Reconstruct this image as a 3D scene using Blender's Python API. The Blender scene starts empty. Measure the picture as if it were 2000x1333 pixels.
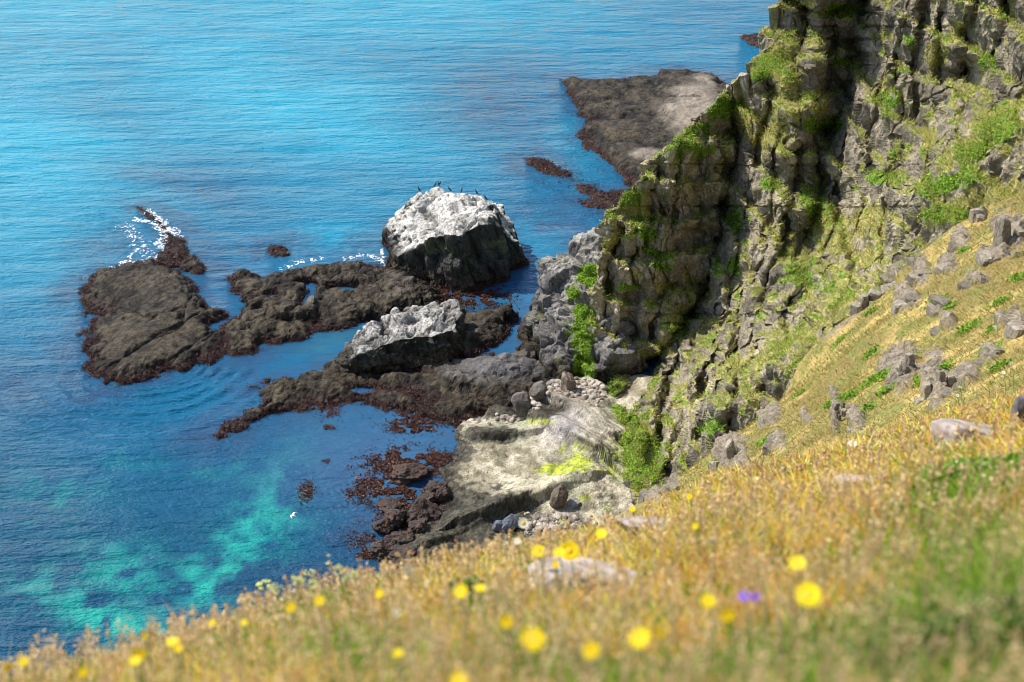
import bpy, math, random
import numpy as np
from mathutils import Vector

# ------------------------------------------------------------------ camera, sky, sun, exposure
S = bpy.context.scene
COL = S.collection
H = 90.0                      # eye height above the sea, metres
PITCH = math.radians(30)
FPX = 2778.0                  # 50 mm on 36 mm, in pixels of the 2000 px photograph
cam_d = bpy.data.cameras.new('camera'); cam = bpy.data.objects.new('camera', cam_d); COL.objects.link(cam)
cam.location = (0, 0, H); cam.rotation_euler = (math.radians(90) - PITCH, 0, 0)
cam_d.lens = 50; cam_d.sensor_width = 36; cam_d.clip_start = 0.05; cam_d.clip_end = 20000
cam_d.dof.use_dof = True; cam_d.dof.focus_distance = 165; cam_d.dof.aperture_fstop = 3.6
S.camera = cam
SUN_EL, SUN_AZ = math.radians(51), math.radians(-66)      # azimuth from +Y towards +X; sun is ahead and to the left
w = bpy.data.worlds.new("World"); S.world = w; w.use_nodes = True
nt = w.node_tree; nt.nodes.clear()
o_ = nt.nodes.new('ShaderNodeOutputWorld'); bg = nt.nodes.new('ShaderNodeBackground'); sky = nt.nodes.new('ShaderNodeTexSky')
sky.sky_type = 'NISHITA'; sky.sun_disc = False; sky.sun_elevation = SUN_EL; sky.sun_rotation = SUN_AZ
sky.air_density = 1.0; sky.dust_density = 0.6; sky.ozone_density = 1.5; sky.altitude = 50
bg.inputs[1].default_value = 0.15
nt.links.new(sky.outputs[0], bg.inputs[0]); nt.links.new(bg.outputs[0], o_.inputs[0])
sl = bpy.data.lights.new('sun', 'SUN'); sl.energy = 4.8; sl.angle = math.radians(0.5); sl.color = (1.0, 0.95, 0.87)
so = bpy.data.objects.new('sun', sl); COL.objects.link(so)
sdir = Vector((math.sin(SUN_AZ) * math.cos(SUN_EL), math.cos(SUN_AZ) * math.cos(SUN_EL), math.sin(SUN_EL)))
so.rotation_euler = sdir.to_track_quat('Z', 'Y').to_euler(); so.location = (-80, 120, 200)
S.view_settings.view_transform = 'Standard'; S.view_settings.look = 'None'
S.view_settings.exposure = 0.5; S.view_settings.gamma = 1
S.cycles.use_denoising = True; S.cycles.denoising_input_passes = 'RGB_ALBEDO_NORMAL'; S.cycles.sample_clamp_direct = 2.2; S.cycles.sample_clamp_indirect = 1.5; S.cycles.filter_width = 1.0; S.cycles.max_bounces = 6; S.cycles.diffuse_bounces = 2; S.cycles.glossy_bounces = 2
S.cycles.transmission_bounces = 2; S.cycles.transparent_max_bounces = 4

RNG = np.random.default_rng(7); random.seed(7)
F32 = np.float32

# ------------------------------------------------------------------ photo geometry helpers
CP, SP_ = math.cos(PITCH), math.sin(PITCH)
def ray(px, py):
    u = (np.asarray(px, float) - 1000) / FPX; v = (666.5 - np.asarray(py, float)) / FPX
    return np.stack(np.broadcast_arrays(u, SP_ * v + CP, CP * v - SP_), -1)
def at_y(px, py, Y):
    d = ray(px, py); t = np.asarray(Y, float) / d[..., 1]
    return d * t[..., None] + np.array([0, 0, H])
def at_w(px, py, wd):
    return ray(px, py) * np.asarray(wd, float)[..., None] + np.array([0, 0, H])
def at_z(px, py, z=0.0):
    d = ray(px, py); t = (z - H) / d[..., 2]
    return d * t[..., None] + np.array([0, 0, H])
def proj(p):
    p = np.asarray(p, float); x = p[..., 0]; y = p[..., 1]; z = p[..., 2] - H
    f = y * CP - z * SP_; f = np.where(f < 0.1, 0.1, f); u = y * SP_ + z * CP
    return 1000 + FPX * x / f, 666.5 - FPX * u / f

# ------------------------------------------------------------------ noise
def h32(ix, iy, iz, seed):
    with np.errstate(over='ignore'):
        a = ix.astype(np.int64).astype(np.uint32) * np.uint32(374761393)
        a += iy.astype(np.int64).astype(np.uint32) * np.uint32(668265263)
        a += iz.astype(np.int64).astype(np.uint32) * np.uint32(2147483647 & 0x9E3779B1)
        a += np.uint32((seed * 2654435761) & 0xffffffff)
        a ^= a >> np.uint32(15); a *= np.uint32(2246822519); a ^= a >> np.uint32(13)
        a *= np.uint32(3266489917); a ^= a >> np.uint32(16)
    return a
def r01(a, k=0):
    if k:
        with np.errstate(over='ignore'):
            a = (a ^ np.uint32(k * 0x9E3779B1 & 0xffffffff)) * np.uint32(2654435769); a ^= a >> np.uint32(15)
            a = a * np.uint32(2246822519); a ^= a >> np.uint32(13)
    return (a & np.uint32(0xffffff)).astype(F32) / F32(16777216.0)
def noise(p, seed=0):
    p = np.asarray(p, F32); i = np.floor(p); f = p - i; f = f * f * f * (f * (f * 6 - 15) + 10)
    out = 0
    for dx in (0, 1):
        wx = f[..., 0] if dx else 1 - f[..., 0]
        for dy in (0, 1):
            wy = f[..., 1] if dy else 1 - f[..., 1]
            for dz in (0, 1):
                wz = f[..., 2] if dz else 1 - f[..., 2]
                out = out + wx * wy * wz * r01(h32(i[..., 0] + dx, i[..., 1] + dy, i[..., 2] + dz, seed))
    return out * 2 - 1
def fbm(p, oct=4, seed=0, gain=.5):
    a, s, t = 1., 0., 0.; q = np.asarray(p, F32)
    for k in range(oct):
        s = s + a * noise(q, seed + k * 17); t += a; a *= gain; q = q * F32(2.03) + F32(3.7)
    return s / t
def voro(p, seed=0):
    """F1, F2-F1, the two nearest cells' hashes and offsets"""
    p = np.asarray(p, F32); b = np.floor(p - .5); n = p.shape[:-1]
    f1 = np.full(n, 9, F32); f2 = np.full(n, 9, F32); c1 = np.zeros(n, np.uint32); c2 = c1.copy(); o1 = np.zeros(p.shape, F32); o2 = o1.copy()
    for dx in (0, 1):
        for dy in (0, 1):
            for dz in (0, 1):
                c = b + np.array([dx, dy, dz], F32); h = h32(c[..., 0], c[..., 1], c[..., 2], seed)
                q = c + .15 + .7 * np.stack([r01(h), r01(h, 1), r01(h, 2)], -1)
                o = p - q; d = np.sqrt((o * o).sum(-1)); m = d < f1; m2 = (d < f2) & ~m
                f2 = np.where(m, f1, np.where(m2, d, f2)); c2 = np.where(m, c1, np.where(m2, h, c2)); o2 = np.where(m[..., None], o1, np.where(m2[..., None], o, o2))
                f1 = np.where(m, d, f1); c1 = np.where(m, h, c1); o1 = np.where(m[..., None], o, o1)
    return f1, f2 - f1, c1, o1, c2, o2
def sstep(a, b, x):
    t = np.clip((x - a) / (b - a), 0, 1); return t * t * (3 - 2 * t)
def lerp(a, b, t):
    a = np.asarray(a, F32); b = np.asarray(b, F32)
    return a + (b - a) * np.asarray(t, F32)[..., None]

def rbf(pts, vals, kern='r'):
    pts = np.asarray(pts, float); vals = np.asarray(vals, float); n = len(pts)
    c = pts.mean(0); s = pts.std(); P = (pts - c) / s
    d = np.sqrt(((P[:, None] - P[None]) ** 2).sum(-1))
    k = (lambda r: r) if kern == 'r' else (lambda r: r * r * np.log(r + 1e-9))
    A = np.zeros((n + 3, n + 3)); A[:n, :n] = k(d); A[:n, n] = 1; A[:n, n + 1:] = P; A[n, :n] = 1; A[n + 1:, :n] = P.T
    sol = np.linalg.lstsq(A, np.concatenate([vals, [0, 0, 0]]), rcond=None)[0]
    def f(q):
        q = np.asarray(q, float); Q = ((q - c) / s); sh = Q.shape[:-1]; Q = Q.reshape(-1, 2); out = np.zeros(len(Q))
        for i in range(0, len(Q), 100000):
            q_ = Q[i:i + 100000]
            dd = np.sqrt((q_[:, None, 0] - P[None, :, 0]) ** 2 + (q_[:, None, 1] - P[None, :, 1]) ** 2)
            out[i:i + 100000] = k(dd) @ sol[:n] + sol[n] + q_ @ sol[n + 1:]
        return out.reshape(sh)
    return f
def sdf_poly(P, poly):
    """signed distance, positive inside"""
    x, y = P[..., 0], P[..., 1]; poly = np.asarray(poly, float); n = len(poly)
    d = np.full(x.shape, 1e9); ins = np.zeros(x.shape, bool)
    for i in range(n):
        a = poly[i]; b = poly[(i + 1) % n]; e = b - a
        t = np.clip(((x - a[0]) * e[0] + (y - a[1]) * e[1]) / (e @ e + 1e-12), 0, 1)
        d = np.minimum(d, (x - a[0] - t * e[0]) ** 2 + (y - a[1] - t * e[1]) ** 2)
        c = ((a[1] > y) != (b[1] > y)) & (x < (b[0] - a[0]) * (y - a[1]) / (b[1] - a[1] + 1e-12) + a[0])
        ins ^= c
    d = np.sqrt(d); return np.where(ins, d, -d)

# ------------------------------------------------------------------ mesh helpers
def link(name, me, mat, parent=None):
    me.materials.append(mat); o = bpy.data.objects.new(name, me); COL.objects.link(o)
    if parent is not None: o.parent = parent
    return o
def mesh_np(name, V, Fq, col, mat, parent=None, smooth=False, extra=None, origin=None):
    V = np.asarray(V, F32).reshape(-1, 3); Fq = np.asarray(Fq, np.int32); k = Fq.shape[1]
    if origin is not None: V = V - np.asarray(origin, F32)
    me = bpy.data.meshes.new(name)
    me.vertices.add(len(V)); me.vertices.foreach_set('co', V.ravel())
    me.loops.add(Fq.size); me.loops.foreach_set('vertex_index', Fq.ravel())
    me.polygons.add(len(Fq)); me.polygons.foreach_set('loop_start', np.arange(0, Fq.size, k, dtype=np.int32))
    me.polygons.foreach_set('loop_total', np.full(len(Fq), k, np.int32))
    me.update(calc_edges=True)
    me.polygons.foreach_set('use_smooth', np.full(len(Fq), smooth, bool))
    if col is not None:
        c = np.ones((len(V), 4), F32); c[:, :3] = np.clip(np.asarray(col, F32).reshape(-1, 3), 0, 1)
        a = me.color_attributes.new('col', 'FLOAT_COLOR', 'POINT'); a.data.foreach_set('color', c.ravel())
    for kx, vx in (extra or {}).items():
        a = me.attributes.new(kx, 'FLOAT', 'POINT'); a.data.foreach_set('value', np.asarray(vx, F32).ravel())
    o = link(name, me, mat, parent)
    if origin is not None: o.location = tuple(float(t) for t in origin)
    return o
def grid_faces(nr, nc):
    i = np.arange(nr * nc).reshape(nr, nc)
    return np.stack([i[:-1, :-1], i[:-1, 1:], i[1:, 1:], i[1:, :-1]], -1).reshape(-1, 4)
def compact(V, Fc, *arrs):
    used = np.zeros(len(V), bool); used[Fc.ravel()] = True; m = np.cumsum(used) - 1
    return (V[used], m[Fc]) + tuple(a[used] for a in arrs)
def grid_normals(P):
    du = np.gradient(P, axis=1); dv = np.gradient(P, axis=0); n = np.cross(du, dv)
    return n / (np.linalg.norm(n, axis=-1, keepdims=True) + 1e-9)
def blur(a, k):
    for ax in (0, 1):
        pad = [(0, 0)] * a.ndim; pad[ax] = (k + 1, k)
        c = np.cumsum(np.pad(a, pad, mode='edge'), axis=ax)
        n = a.shape[ax]
        a = (np.take(c, range(2 * k + 1, 2 * k + 1 + n), axis=ax) - np.take(c, range(0, n), axis=ax)) / (2 * k + 1)
    return a
def tag(o, label=None, cat=None, group=None, kind=None):
    if label: o['label'] = label
    if cat: o['category'] = cat
    if group: o['group'] = group
    if kind: o['kind'] = kind
    return o

# ------------------------------------------------------------------ materials
def mat_base(name):
    m = bpy.data.materials.new(name); m.use_nodes = True; n = m.node_tree.nodes
    b = n['Principled BSDF']; return m, m.node_tree, n, b
def geo_pos(nt_):
    g = nt_.nodes.new('ShaderNodeNewGeometry'); return g.outputs['Position']
def tex_noise(nt_, vec, scale, detail=4, rough=.6):
    t = nt_.nodes.new('ShaderNodeTexNoise'); t.inputs['Scale'].default_value = scale
    t.inputs['Detail'].default_value = detail; t.inputs['Roughness'].default_value = rough
    nt_.links.new(vec, t.inputs['Vector']); return t.outputs['Fac']
def mapping(nt_, vec, scale=(1, 1, 1), rot=(0, 0, 0)):
    t = nt_.nodes.new('ShaderNodeMapping'); t.inputs['Scale'].default_value = scale; t.inputs['Rotation'].default_value = rot
    nt_.links.new(vec, t.inputs['Vector']); return t.outputs[0]
def math_(nt_, op, a, b):
    t = nt_.nodes.new('ShaderNodeMath'); t.operation = op
    for i, v in enumerate((a, b)):
        if isinstance(v, (int, float)): t.inputs[i].default_value = v
        else: nt_.links.new(v, t.inputs[i])
    return t.outputs[0]
def col_attr(nt_):
    a = nt_.nodes.new('ShaderNodeAttribute'); a.attribute_name = 'col'; return a.outputs['Color']
def scaled_col(nt_, c, fac, lo=.6, hi=1.4):
    mr = nt_.nodes.new('ShaderNodeMapRange'); mr.inputs[1].default_value = .3; mr.inputs[2].default_value = .7
    mr.inputs[3].default_value = lo; mr.inputs[4].default_value = hi; nt_.links.new(fac, mr.inputs[0])
    mx = nt_.nodes.new('ShaderNodeVectorMath'); mx.operation = 'SCALE'
    nt_.links.new(c, mx.inputs[0]); nt_.links.new(mr.outputs[0], mx.inputs['Scale']); return mx.outputs[0]
def make_rock_mat(name, nscale=3.0, bump=.25, rough=.85, spec=.25):
    m, t, n, b = mat_base(name); P = geo_pos(t)
    n1 = tex_noise(t, P, nscale, 6, .65); c = scaled_col(t, col_attr(t), n1, .5, 1.5)
    t.links.new(c, b.inputs['Base Color']); b.inputs['Roughness'].default_value = rough
    b.inputs['Specular IOR Level'].default_value = spec
    vz = n.new('ShaderNodeTexVoronoi'); vz.feature = 'DISTANCE_TO_EDGE'; vz.inputs['Scale'].default_value = nscale * .55
    t.links.new(mapping(t, P, (1, 1, .4)), vz.inputs['Vector'])
    cl = math_(t, 'MINIMUM', vz.outputs['Distance'], .12)
    hgt = math_(t, 'ADD', math_(t, 'MULTIPLY', n1, .6), math_(t, 'MULTIPLY', cl, 2.5))
    bp = n.new('ShaderNodeBump'); bp.inputs['Strength'].default_value = 1; bp.inputs['Distance'].default_value = bump
    t.links.new(hgt, bp.inputs['Height']); t.links.new(bp.outputs[0], b.inputs['Normal'])
    return m
ROCK = make_rock_mat('cliff_rock', 3.2, .10)
REEF = make_rock_mat('reef_rock', 5.0, .10, .7, .2)
STONE = make_rock_mat('grey_stone', 5.0, .06)
SOIL = make_rock_mat('dry_turf', 6.0, .08, .95, .1)
def make_leaf_mat(name, transl=.35, rough=.6):
    m, t, n, b = mat_base(name); c = col_attr(t)
    t.links.new(c, b.inputs['Base Color']); b.inputs['Roughness'].default_value = rough; b.inputs['Specular IOR Level'].default_value = .2
    tr = n.new('ShaderNodeBsdfTranslucent'); t.links.new(c, tr.inputs['Color'])
    mx = n.new('ShaderNodeMixShader'); mx.inputs[0].default_value = transl
    t.links.new(b.outputs[0], mx.inputs[1]); t.links.new(tr.outputs[0], mx.inputs[2]); t.links.new(mx.outputs[0], n['Material Output'].inputs[0])
    return m
LEAF = make_leaf_mat('leaf'); GRASS = make_leaf_mat('grass_blade', .5, .7); PETAL = make_leaf_mat('petal', .3, .5)
KELP = make_leaf_mat('kelp_frond', .15, .4)
def plain(name, c, rough=.6):
    m, t, n, b = mat_base(name); P = geo_pos(t)
    rgb = n.new('ShaderNodeRGB'); rgb.outputs[0].default_value = (*c, 1)
    t.links.new(scaled_col(t, rgb.outputs[0], tex_noise(t, P, 30), .85, 1.15), b.inputs['Base Color']); b.inputs['Roughness'].default_value = rough
    return m
BLACKF = plain('black_feathers', (.012, .012, .014), .5); WHITEF = plain('white_feathers', (.75, .75, .75), .6)
FOAM = plain('foam', (.85, .88, .9), .7)
_n = FOAM.node_tree.nodes; _l = FOAM.node_tree.links; _t = _n.new('ShaderNodeBsdfTransparent'); _x = _n.new('ShaderNodeMixShader')      # thin, lacy foam lets the water through
_m = _n.new('ShaderNodeMapRange'); _m.inputs[1].default_value = .38; _m.inputs[2].default_value = .62; _l.new(tex_noise(FOAM.node_tree, geo_pos(FOAM.node_tree), 3.5, 4, .6), _m.inputs[0])
_l.new(_m.outputs[0], _x.inputs[0]); _l.new(_t.outputs[0], _x.inputs[1]); _l.new(_n['Principled BSDF'].outputs[0], _x.inputs[2]); _l.new(_x.outputs[0], _n['Material Output'].inputs[0])
STEM = plain('green_stem', (.12, .2, .04), .6)
YCEN = plain('flower_centre', (.9, .5, .01), .6)

# ------------------------------------------------------------------ shore outlines (photo pixels at sea level)
PX = {
 'left': [(157,548),(178,532),(232,524),(300,512),(345,524),(372,545),(388,560),(402,590),(418,606),(436,618),(425,640),(436,660),(450,690),(420,702),(385,715),(355,728),(320,732),(290,742),(262,752),(235,758),(195,754),(172,744),(168,722),(178,706),(165,695),(175,672),(164,655),(176,635),(188,622),(172,600),(163,580)],
 'arm': [(262,403),(283,409),(310,430),(335,452),(358,467),(372,485),(386,505),(404,522),(392,534),(365,530),(335,520),(300,514),(314,492),(326,470),(316,450),(298,433),(279,419)],
 'mid': [(455,545),(470,536),(500,542),(560,537),(640,519),(700,516),(750,524),(800,540),(845,565),(870,590),(850,606),(800,618),(760,628),(700,640),(650,644),(618,642),(600,656),(560,672),(500,684),(450,694),(432,672),(434,645),(470,612),(474,590),(455,570)],
 'stack': [(748,470),(772,545),(900,571),(985,552),(1020,516),(988,470),(945,452),(800,446)],
 'whale': [(655,735),(668,712),(700,700),(740,668),(800,648),(870,640),(905,640),(915,668),(905,700),(860,722),(790,728),(720,742),(680,748)],
 'tongue': [(870,655),(880,625),(930,614),(985,607),(1020,610),(1015,630),(985,655),(960,680),(935,698),(890,708)],
 'lower': [(490,757),(520,748),(570,748),(612,735),(660,705),(700,738),(800,728),(890,705),(940,696),(985,700),(1010,690),(1060,690),(1075,750),(1050,800),(960,812),(915,826),(890,838),(850,824),(800,806),(740,796),(700,790),(640,795),(580,803),(525,815),(500,826),(457,845),(425,854),(412,842),(440,826),(480,806),(515,797),(530,790),(515,775)],
 'shore': [(862,850),(885,835),(915,822),(960,808),(1000,790),(1060,760),(1120,742),(1250,735),(1420,800),(1480,1000),(1400,1250),(1100,1260),(940,1160),(830,1120),(760,1110),(735,1090),(765,1050),(800,1030),(835,985),(855,945),(845,915),(880,902),(875,880),(905,868)],
 'far': [(1090,155),(1130,157),(1200,158),(1285,152),(1290,140),(1340,140),(1390,148),(1412,172),(1530,190),(1550,260),(1450,330),(1330,420),(1240,400),(1222,352),(1208,332),(1170,305),(1140,290),(1130,268),(1146,248),(1128,215),(1110,182)],
 'islet': [(1022,312),(1045,306),(1072,314),(1092,326),(1112,342),(1090,347),(1060,341),(1035,328)],
 'ledge': [(1120,362),(1150,364),(1180,374),(1235,368),(1260,400),(1230,425),(1190,418),(1150,408),(1125,396),(1150,388)],
 'farrock': [(1448,71),(1470,66),(1500,70),(1530,85),(1520,100),(1490,99),(1468,92)],
 'small': [(522,490),(530,482),(548,479),(566,488),(564,499),(545,503),(528,501)],
 'fin': [(500,826),(512,805),(530,795),(545,800),(540,812),(520,820),(495,832)],
 'boulderpatch': [(733,905),(760,893),(800,888),(838,897),(842,915),(800,930),(830,928),(862,925),(880,948),(870,972),(850,985),(870,995),(845,1030),(815,1045),(800,1085),(760,1098),(720,1085),(715,1060),(745,1040),(735,1000),(745,985),(770,975),(755,945),(735,930)],
}
POLY = {k: at_z(np.array(v)[:, 0], np.array(v)[:, 1], 0.0)[:, :2] for k, v in PX.items()}
PS = {k: at_y(*[np.array(c, float) for c in zip(*v)]) for k, v in {
 'stack': [(814,378,183),(850,379,183.5),(885,380,183.5),(916,389,182),(961,398,179.5),(790,431,181),(800,405,184),(780,440,186.5),(835,378,187.5),(930,390,186),(752,462,181),(772,461,178),(802,467,175.5),(820,476,174),(844,455,173),(892,446,171.8),(928,434,172.2),(970,404,174),
           (979,460,173),(996,473,174),(1012,500,174),(765,500,177.5),(850,415,179),(900,415,177),(1000,478,178),(975,430,179)],
 'whale': [(645,730,146),(668,712,146.5),(700,684,147.5),(725,655,150),(760,628,154),(800,606,157),(832,597,158),(868,606,156.5),(890,630,153.5),(905,655,151),(760,655,151),(830,645,151),(700,700,148),(880,650,151)],
}.items()}

def surface_colour(P, N, crack, r, kind, seed):
    """natural zonation of shore rock: kelp, barnacle-brown, bare grey, guano; guano rocks also carry painted shade on their sides"""
    z = P[..., 2]; n1 = fbm(P * F32(.35), 4, seed + 5); n2 = fbm(P * F32(1.6), 3, seed + 9)
    nz = N[..., 2]
    kelpc = lerp((.025, .014, .011), (.085, .042, .03), sstep(-.5, .5, n2))
    barn = lerp((.010, .008, .005), (.105, .08, .048), sstep(-.55, .75, n2 * .5 + n1 * .4 + .6 * fbm(P * F32(5), 3, seed + 11)))
    grey = lerp((.085, .08, .08), (.24, .22, .2), r * .6 + .4 * sstep(-.4, .6, n1))
    if kind == 'guano':
        white = lerp((.18, .16, .13), (.78, .74, .67), (sstep(-.45, .45, n1 * .5 + n2 * .6) * .65 + .35 * r) * sstep(-.5, 5.5, z + 1.5 * n1))
        white = white * (.62 if seed == 7 else .9)
        g = sstep(.42, .68, nz + .2 * n2) * sstep(1.6, 4.2, z + 1.2 * n1)
        top = lerp(lerp((.015, .015, .015), (.06, .057, .045), r), white, g)  # sides below the guano near black: shade of the front put into the colour
        top = lerp(top, np.full(top.shape, F32(1)) * np.array((.13, .14, .05), F32), .45 * sstep(.15, .5, n1) * (1 - g) * sstep(2, 5, z))
    else:
        top = grey
    zz = z + .5 * n1 + .25 * n2
    c = lerp(kelpc, barn * (.45 + .55 * sstep(.7, 1.15, zz))[..., None], sstep(.25, .8, zz)); c = lerp(c, top, sstep(1.5, 3.2, zz) if kind != 'low' else sstep(1.9, 3.5, zz))
    return c * (1 - .7 * crack)[..., None]

def blocks(p, seed, steep=3.2, tilt=.9):
    """jointed rock: the upper envelope of tilted, randomly turned rectangular blocks; continuous, with sharp V joints"""
    p = np.asarray(p, F32); b = np.floor(p - .5); best = np.full(p.shape[:-1], -9, F32); cid = np.zeros(best.shape, np.uint32); sec = best.copy()
    for dx in (0, 1):
        for dy in (0, 1):
            for dz in (0, 1):
                c = b + np.array([dx, dy, dz], F32); h = h32(c[..., 0], c[..., 1], c[..., 2], seed)
                o = p - (c + .2 + .6 * np.stack([r01(h), r01(h, 1), r01(h, 2)], -1))
                a = r01(h, 3) * F32(1.2); ca, sa = np.cos(a), np.sin(a); u = o[..., 0] * ca + o[..., 1] * sa; v = -o[..., 0] * sa + o[..., 1] * ca
                w_ = o[..., 2] + u * (r01(h, 4) - .5) * .5
                che = np.maximum(np.maximum(np.abs(u) / (.75 + .5 * r01(h, 9)), np.abs(v)), np.abs(w_) / (.8 + .5 * r01(h, 10)))
                val = (r01(h, 5) - .5) + tilt * ((r01(h, 6) - .5) * u + (r01(h, 7) - .5) * v + (r01(h, 8) - .5) * w_) - steep * np.maximum(che - .36, 0)
                m = val > best; sec = np.where(m, best, np.maximum(sec, val)); cid = np.where(m, h, cid); best = np.where(m, val, best)
    return np.maximum(best, -1.6), best - sec, cid
def fracture(P, N, spec, seed, tilt=(0, 0), st=.15):
    """jointed displacement along N; spec: (size_xy, size_z, amp, _, _)"""
    Q = P.copy(); Q[..., 0] = P[..., 0] + P[..., 2] * F32(tilt[0]); Q[..., 1] = P[..., 1] + P[..., 2] * F32(tilt[1])
    wv = np.stack([noise(P * F32(.35), seed + 91), noise(P * F32(.35), seed + 92), noise(P * F32(.35), seed + 93)], -1) * F32(.35)
    Q = Q + wv; d = np.zeros(P.shape[:-1], F32); crack = np.zeros_like(d); r = None
    for i, (sx, sz, amp, ta, gr) in enumerate(spec):
        val, gap, cid = blocks(Q / np.array([sx, sx, sz], F32), seed + i * 7)
        fade = np.clip(1.4 - 2.2 * st / sx, 0, 1)
        d += amp * (np.maximum(val, -1.1) + .2) * fade; a = r01(cid, 5); g = sstep(-.35, -1.0, val) * fade
        crack = np.maximum(crack, g * .8); r = a if r is None else .5 * r + .5 * a
    return d, crack, r

def gauss_list(px, py, L):
    m = np.zeros(px.shape, F32)
    for (cx, cy, rx, ry, a) in L:
        ca, sa = math.cos(math.radians(a)), math.sin(math.radians(a)); dx = px - cx; dy = py - cy
        m = np.maximum(m, np.exp(-((dx * ca + dy * sa) / rx) ** 2 - ((-dx * sa + dy * ca) / ry) ** 2))
    return m
REEFS = {}
def crag(name, key, steep, kind, label, cat, ctrl, spec, seed=1, rag=.5, colfn=None, nth=620, nz_=110, nt_=150):
    """upstanding rock: a ring of near vertical faces closed by a fractured top, meshed evenly round and up"""
    poly = POLY[key]; c0 = poly.mean(0); th = np.linspace(0, 2 * math.pi, nth, endpoint=False); D = np.stack([np.cos(th), np.sin(th)], -1)
    rr = np.linspace(.2, 30, 600); Q = c0 + D[:, None] * rr[None, :, None]; sd = sdf_poly(Q, poly); R0 = rr[np.argmax(sd < 0, axis=1)]
    T = rbf(ctrl[:, :2], ctrl[:, 2]); zs = np.linspace(0, 14, 160)
    rz = np.maximum(R0[:, None] - zs[None] / steep, .1); Tz = T(c0 + D[:, None] * rz[..., None]); k = np.argmax(Tz < zs[None], axis=1); ze = np.maximum(zs[np.maximum(k, 1)], .5)
    ze = np.convolve(np.concatenate([ze[-1:], ze, ze[:1]]), np.ones(3) / 3, 'valid')
    a = np.linspace(0, 1, nz_)[None]; zside = -1.2 + (ze[:, None] + 1.2) * a; rside = R0[:, None] - np.maximum(zside, -1.2) / steep
    b = np.linspace(0, 1, nt_)[None, 1:]; re = rside[:, -1:]; rtop = re * (1 - b) + .02 * b; ptop = c0 + D[:, None] * rtop[..., None]; ztop = T(ptop)
    ztop = ztop + (ze[:, None] - ztop[:, :1]) * np.exp(-b * 12)
    r_ = np.concatenate([rside, rtop], 1); z_ = np.concatenate([zside, ztop], 1); XY = c0 + D[:, None] * r_[..., None]
    P = np.concatenate([XY, z_[..., None]], -1).astype(F32); P = np.concatenate([P, P[:1]], 0)
    def nrm(P, k):
        pad = np.concatenate([P[-12:-1], P, P[1:12]], 0); n = grid_normals(blur(pad, k) if k else pad)[11:-11]; return n
    Ns = nrm(P, 5).astype(F32)
    if Ns[:, 10, 0] @ np.append(D[:, 0], D[0, 0]) < 0: Ns = -Ns
    P = P + Ns * (rag * .8 * fbm(P * F32(.4), 3, seed))[..., None]
    d, crack, r = fracture(P, Ns, spec, seed * 13, (.2, .1), .1); w_ = sstep(0, .05, 1 - np.linspace(0, 1, P.shape[1]) ** 3)[None] * .999 + .001
    P = P + Ns * d[..., None]; P[-1] = P[0]; P[:, -1] = P[:, -1].mean(0)
    N = nrm(P, 1); N = N if (N * Ns).sum() > 0 else -N
    c = (colfn or surface_colour)(P, Ns * .6 + N * .4, crack, r, kind, seed); V = P.reshape(-1, 3); Fc = grid_faces(*P.shape[:2]); Fc = Fc[V[Fc, 2].max(1) > -.5]; V, Fc, c = compact(V, Fc, c.reshape(-1, 3))
    o = mesh_np(name, V, Fc, c, ROCK, origin=(float(c0[0]), float(c0[1]), 0.)); tag(o, label, cat); REEFS[key] = (None, None, P); return o
def reef(name, key, top, steep, kind, label, cat, step=.2, seed=1, ctrl=None, spec=None, rag=.8, mat=None, cut=None, colfn=None, k=.4, tiltz=(0, 0)):
    poly = POLY[key]; lo = poly.min(0) - 2; hi = poly.max(0) + 2
    xs = np.arange(lo[0], hi[0], step); ys = np.arange(lo[1], hi[1], step)
    X, Y = np.meshgrid(xs, ys); P2 = np.stack([X, Y], -1); P3 = np.stack([X, Y, X * 0], -1).astype(F32)
    sd = sdf_poly(P2, poly) + rag * fbm(P3 * F32(.45), 4, seed) + .3 * rag * noise(P3 * F32(2.1), seed + 3)
    if ctrl is not None: T = rbf(ctrl[:, :2], ctrl[:, 2])(P2)
    else: T = top + .3 * fbm(P3 * F32(.15), 3, seed + 2) + .2 * fbm(P3 * F32(.7), 3, seed + 4)
    T = T + (X - poly[:, 0].mean()) * tiltz[0] + (Y - poly[:, 1].mean()) * tiltz[1]
    if cut is not None: T = cut(P2, P3, T)
    sd = sd + .7 * rag * blocks(P3 / F32(1.9), seed + 40)[0]
    edge = steep * sd - .05
    Z = -k * np.log(np.exp(-np.clip(T, -3, 30) / k) + np.exp(-np.clip(edge, -3, 60) / k))
    P = np.stack([X, Y, Z], -1).astype(F32)
    Ns = grid_normals(blur(P, max(1, int(.5 / step)))).astype(F32)
    spec = spec or [(3.2, 2.4, .42, 0, 0), (1.2, .9, .2, 0, 0), (.5, .45, .08, 0, 0)]
    d, crack, r = fracture(P, Ns, spec, seed * 13, (.2, .1), step)
    P = P + Ns * d[..., None]
    P[..., 2] = np.where(sd < -1.6, np.minimum(P[..., 2], -.5), P[..., 2]); N = grid_normals(P)
    c = (colfn or surface_colour)(P, Ns * .65 + blur(N, 1) * .35, crack, r, kind, seed)
    Fc = grid_faces(*X.shape); V = P.reshape(-1, 3); zf = V[Fc, 2].max(1); Fc = Fc[zf > -.45]
    V, Fc, c = compact(V, Fc, c.reshape(-1, 3))
    org = (float(poly[:, 0].mean()), float(poly[:, 1].mean()), 0.)
    o = mesh_np(name, V, Fc, c, mat or REEF, origin=org); tag(o, label, cat)
    REEFS[key] = (xs, ys, P)
    return o

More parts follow.
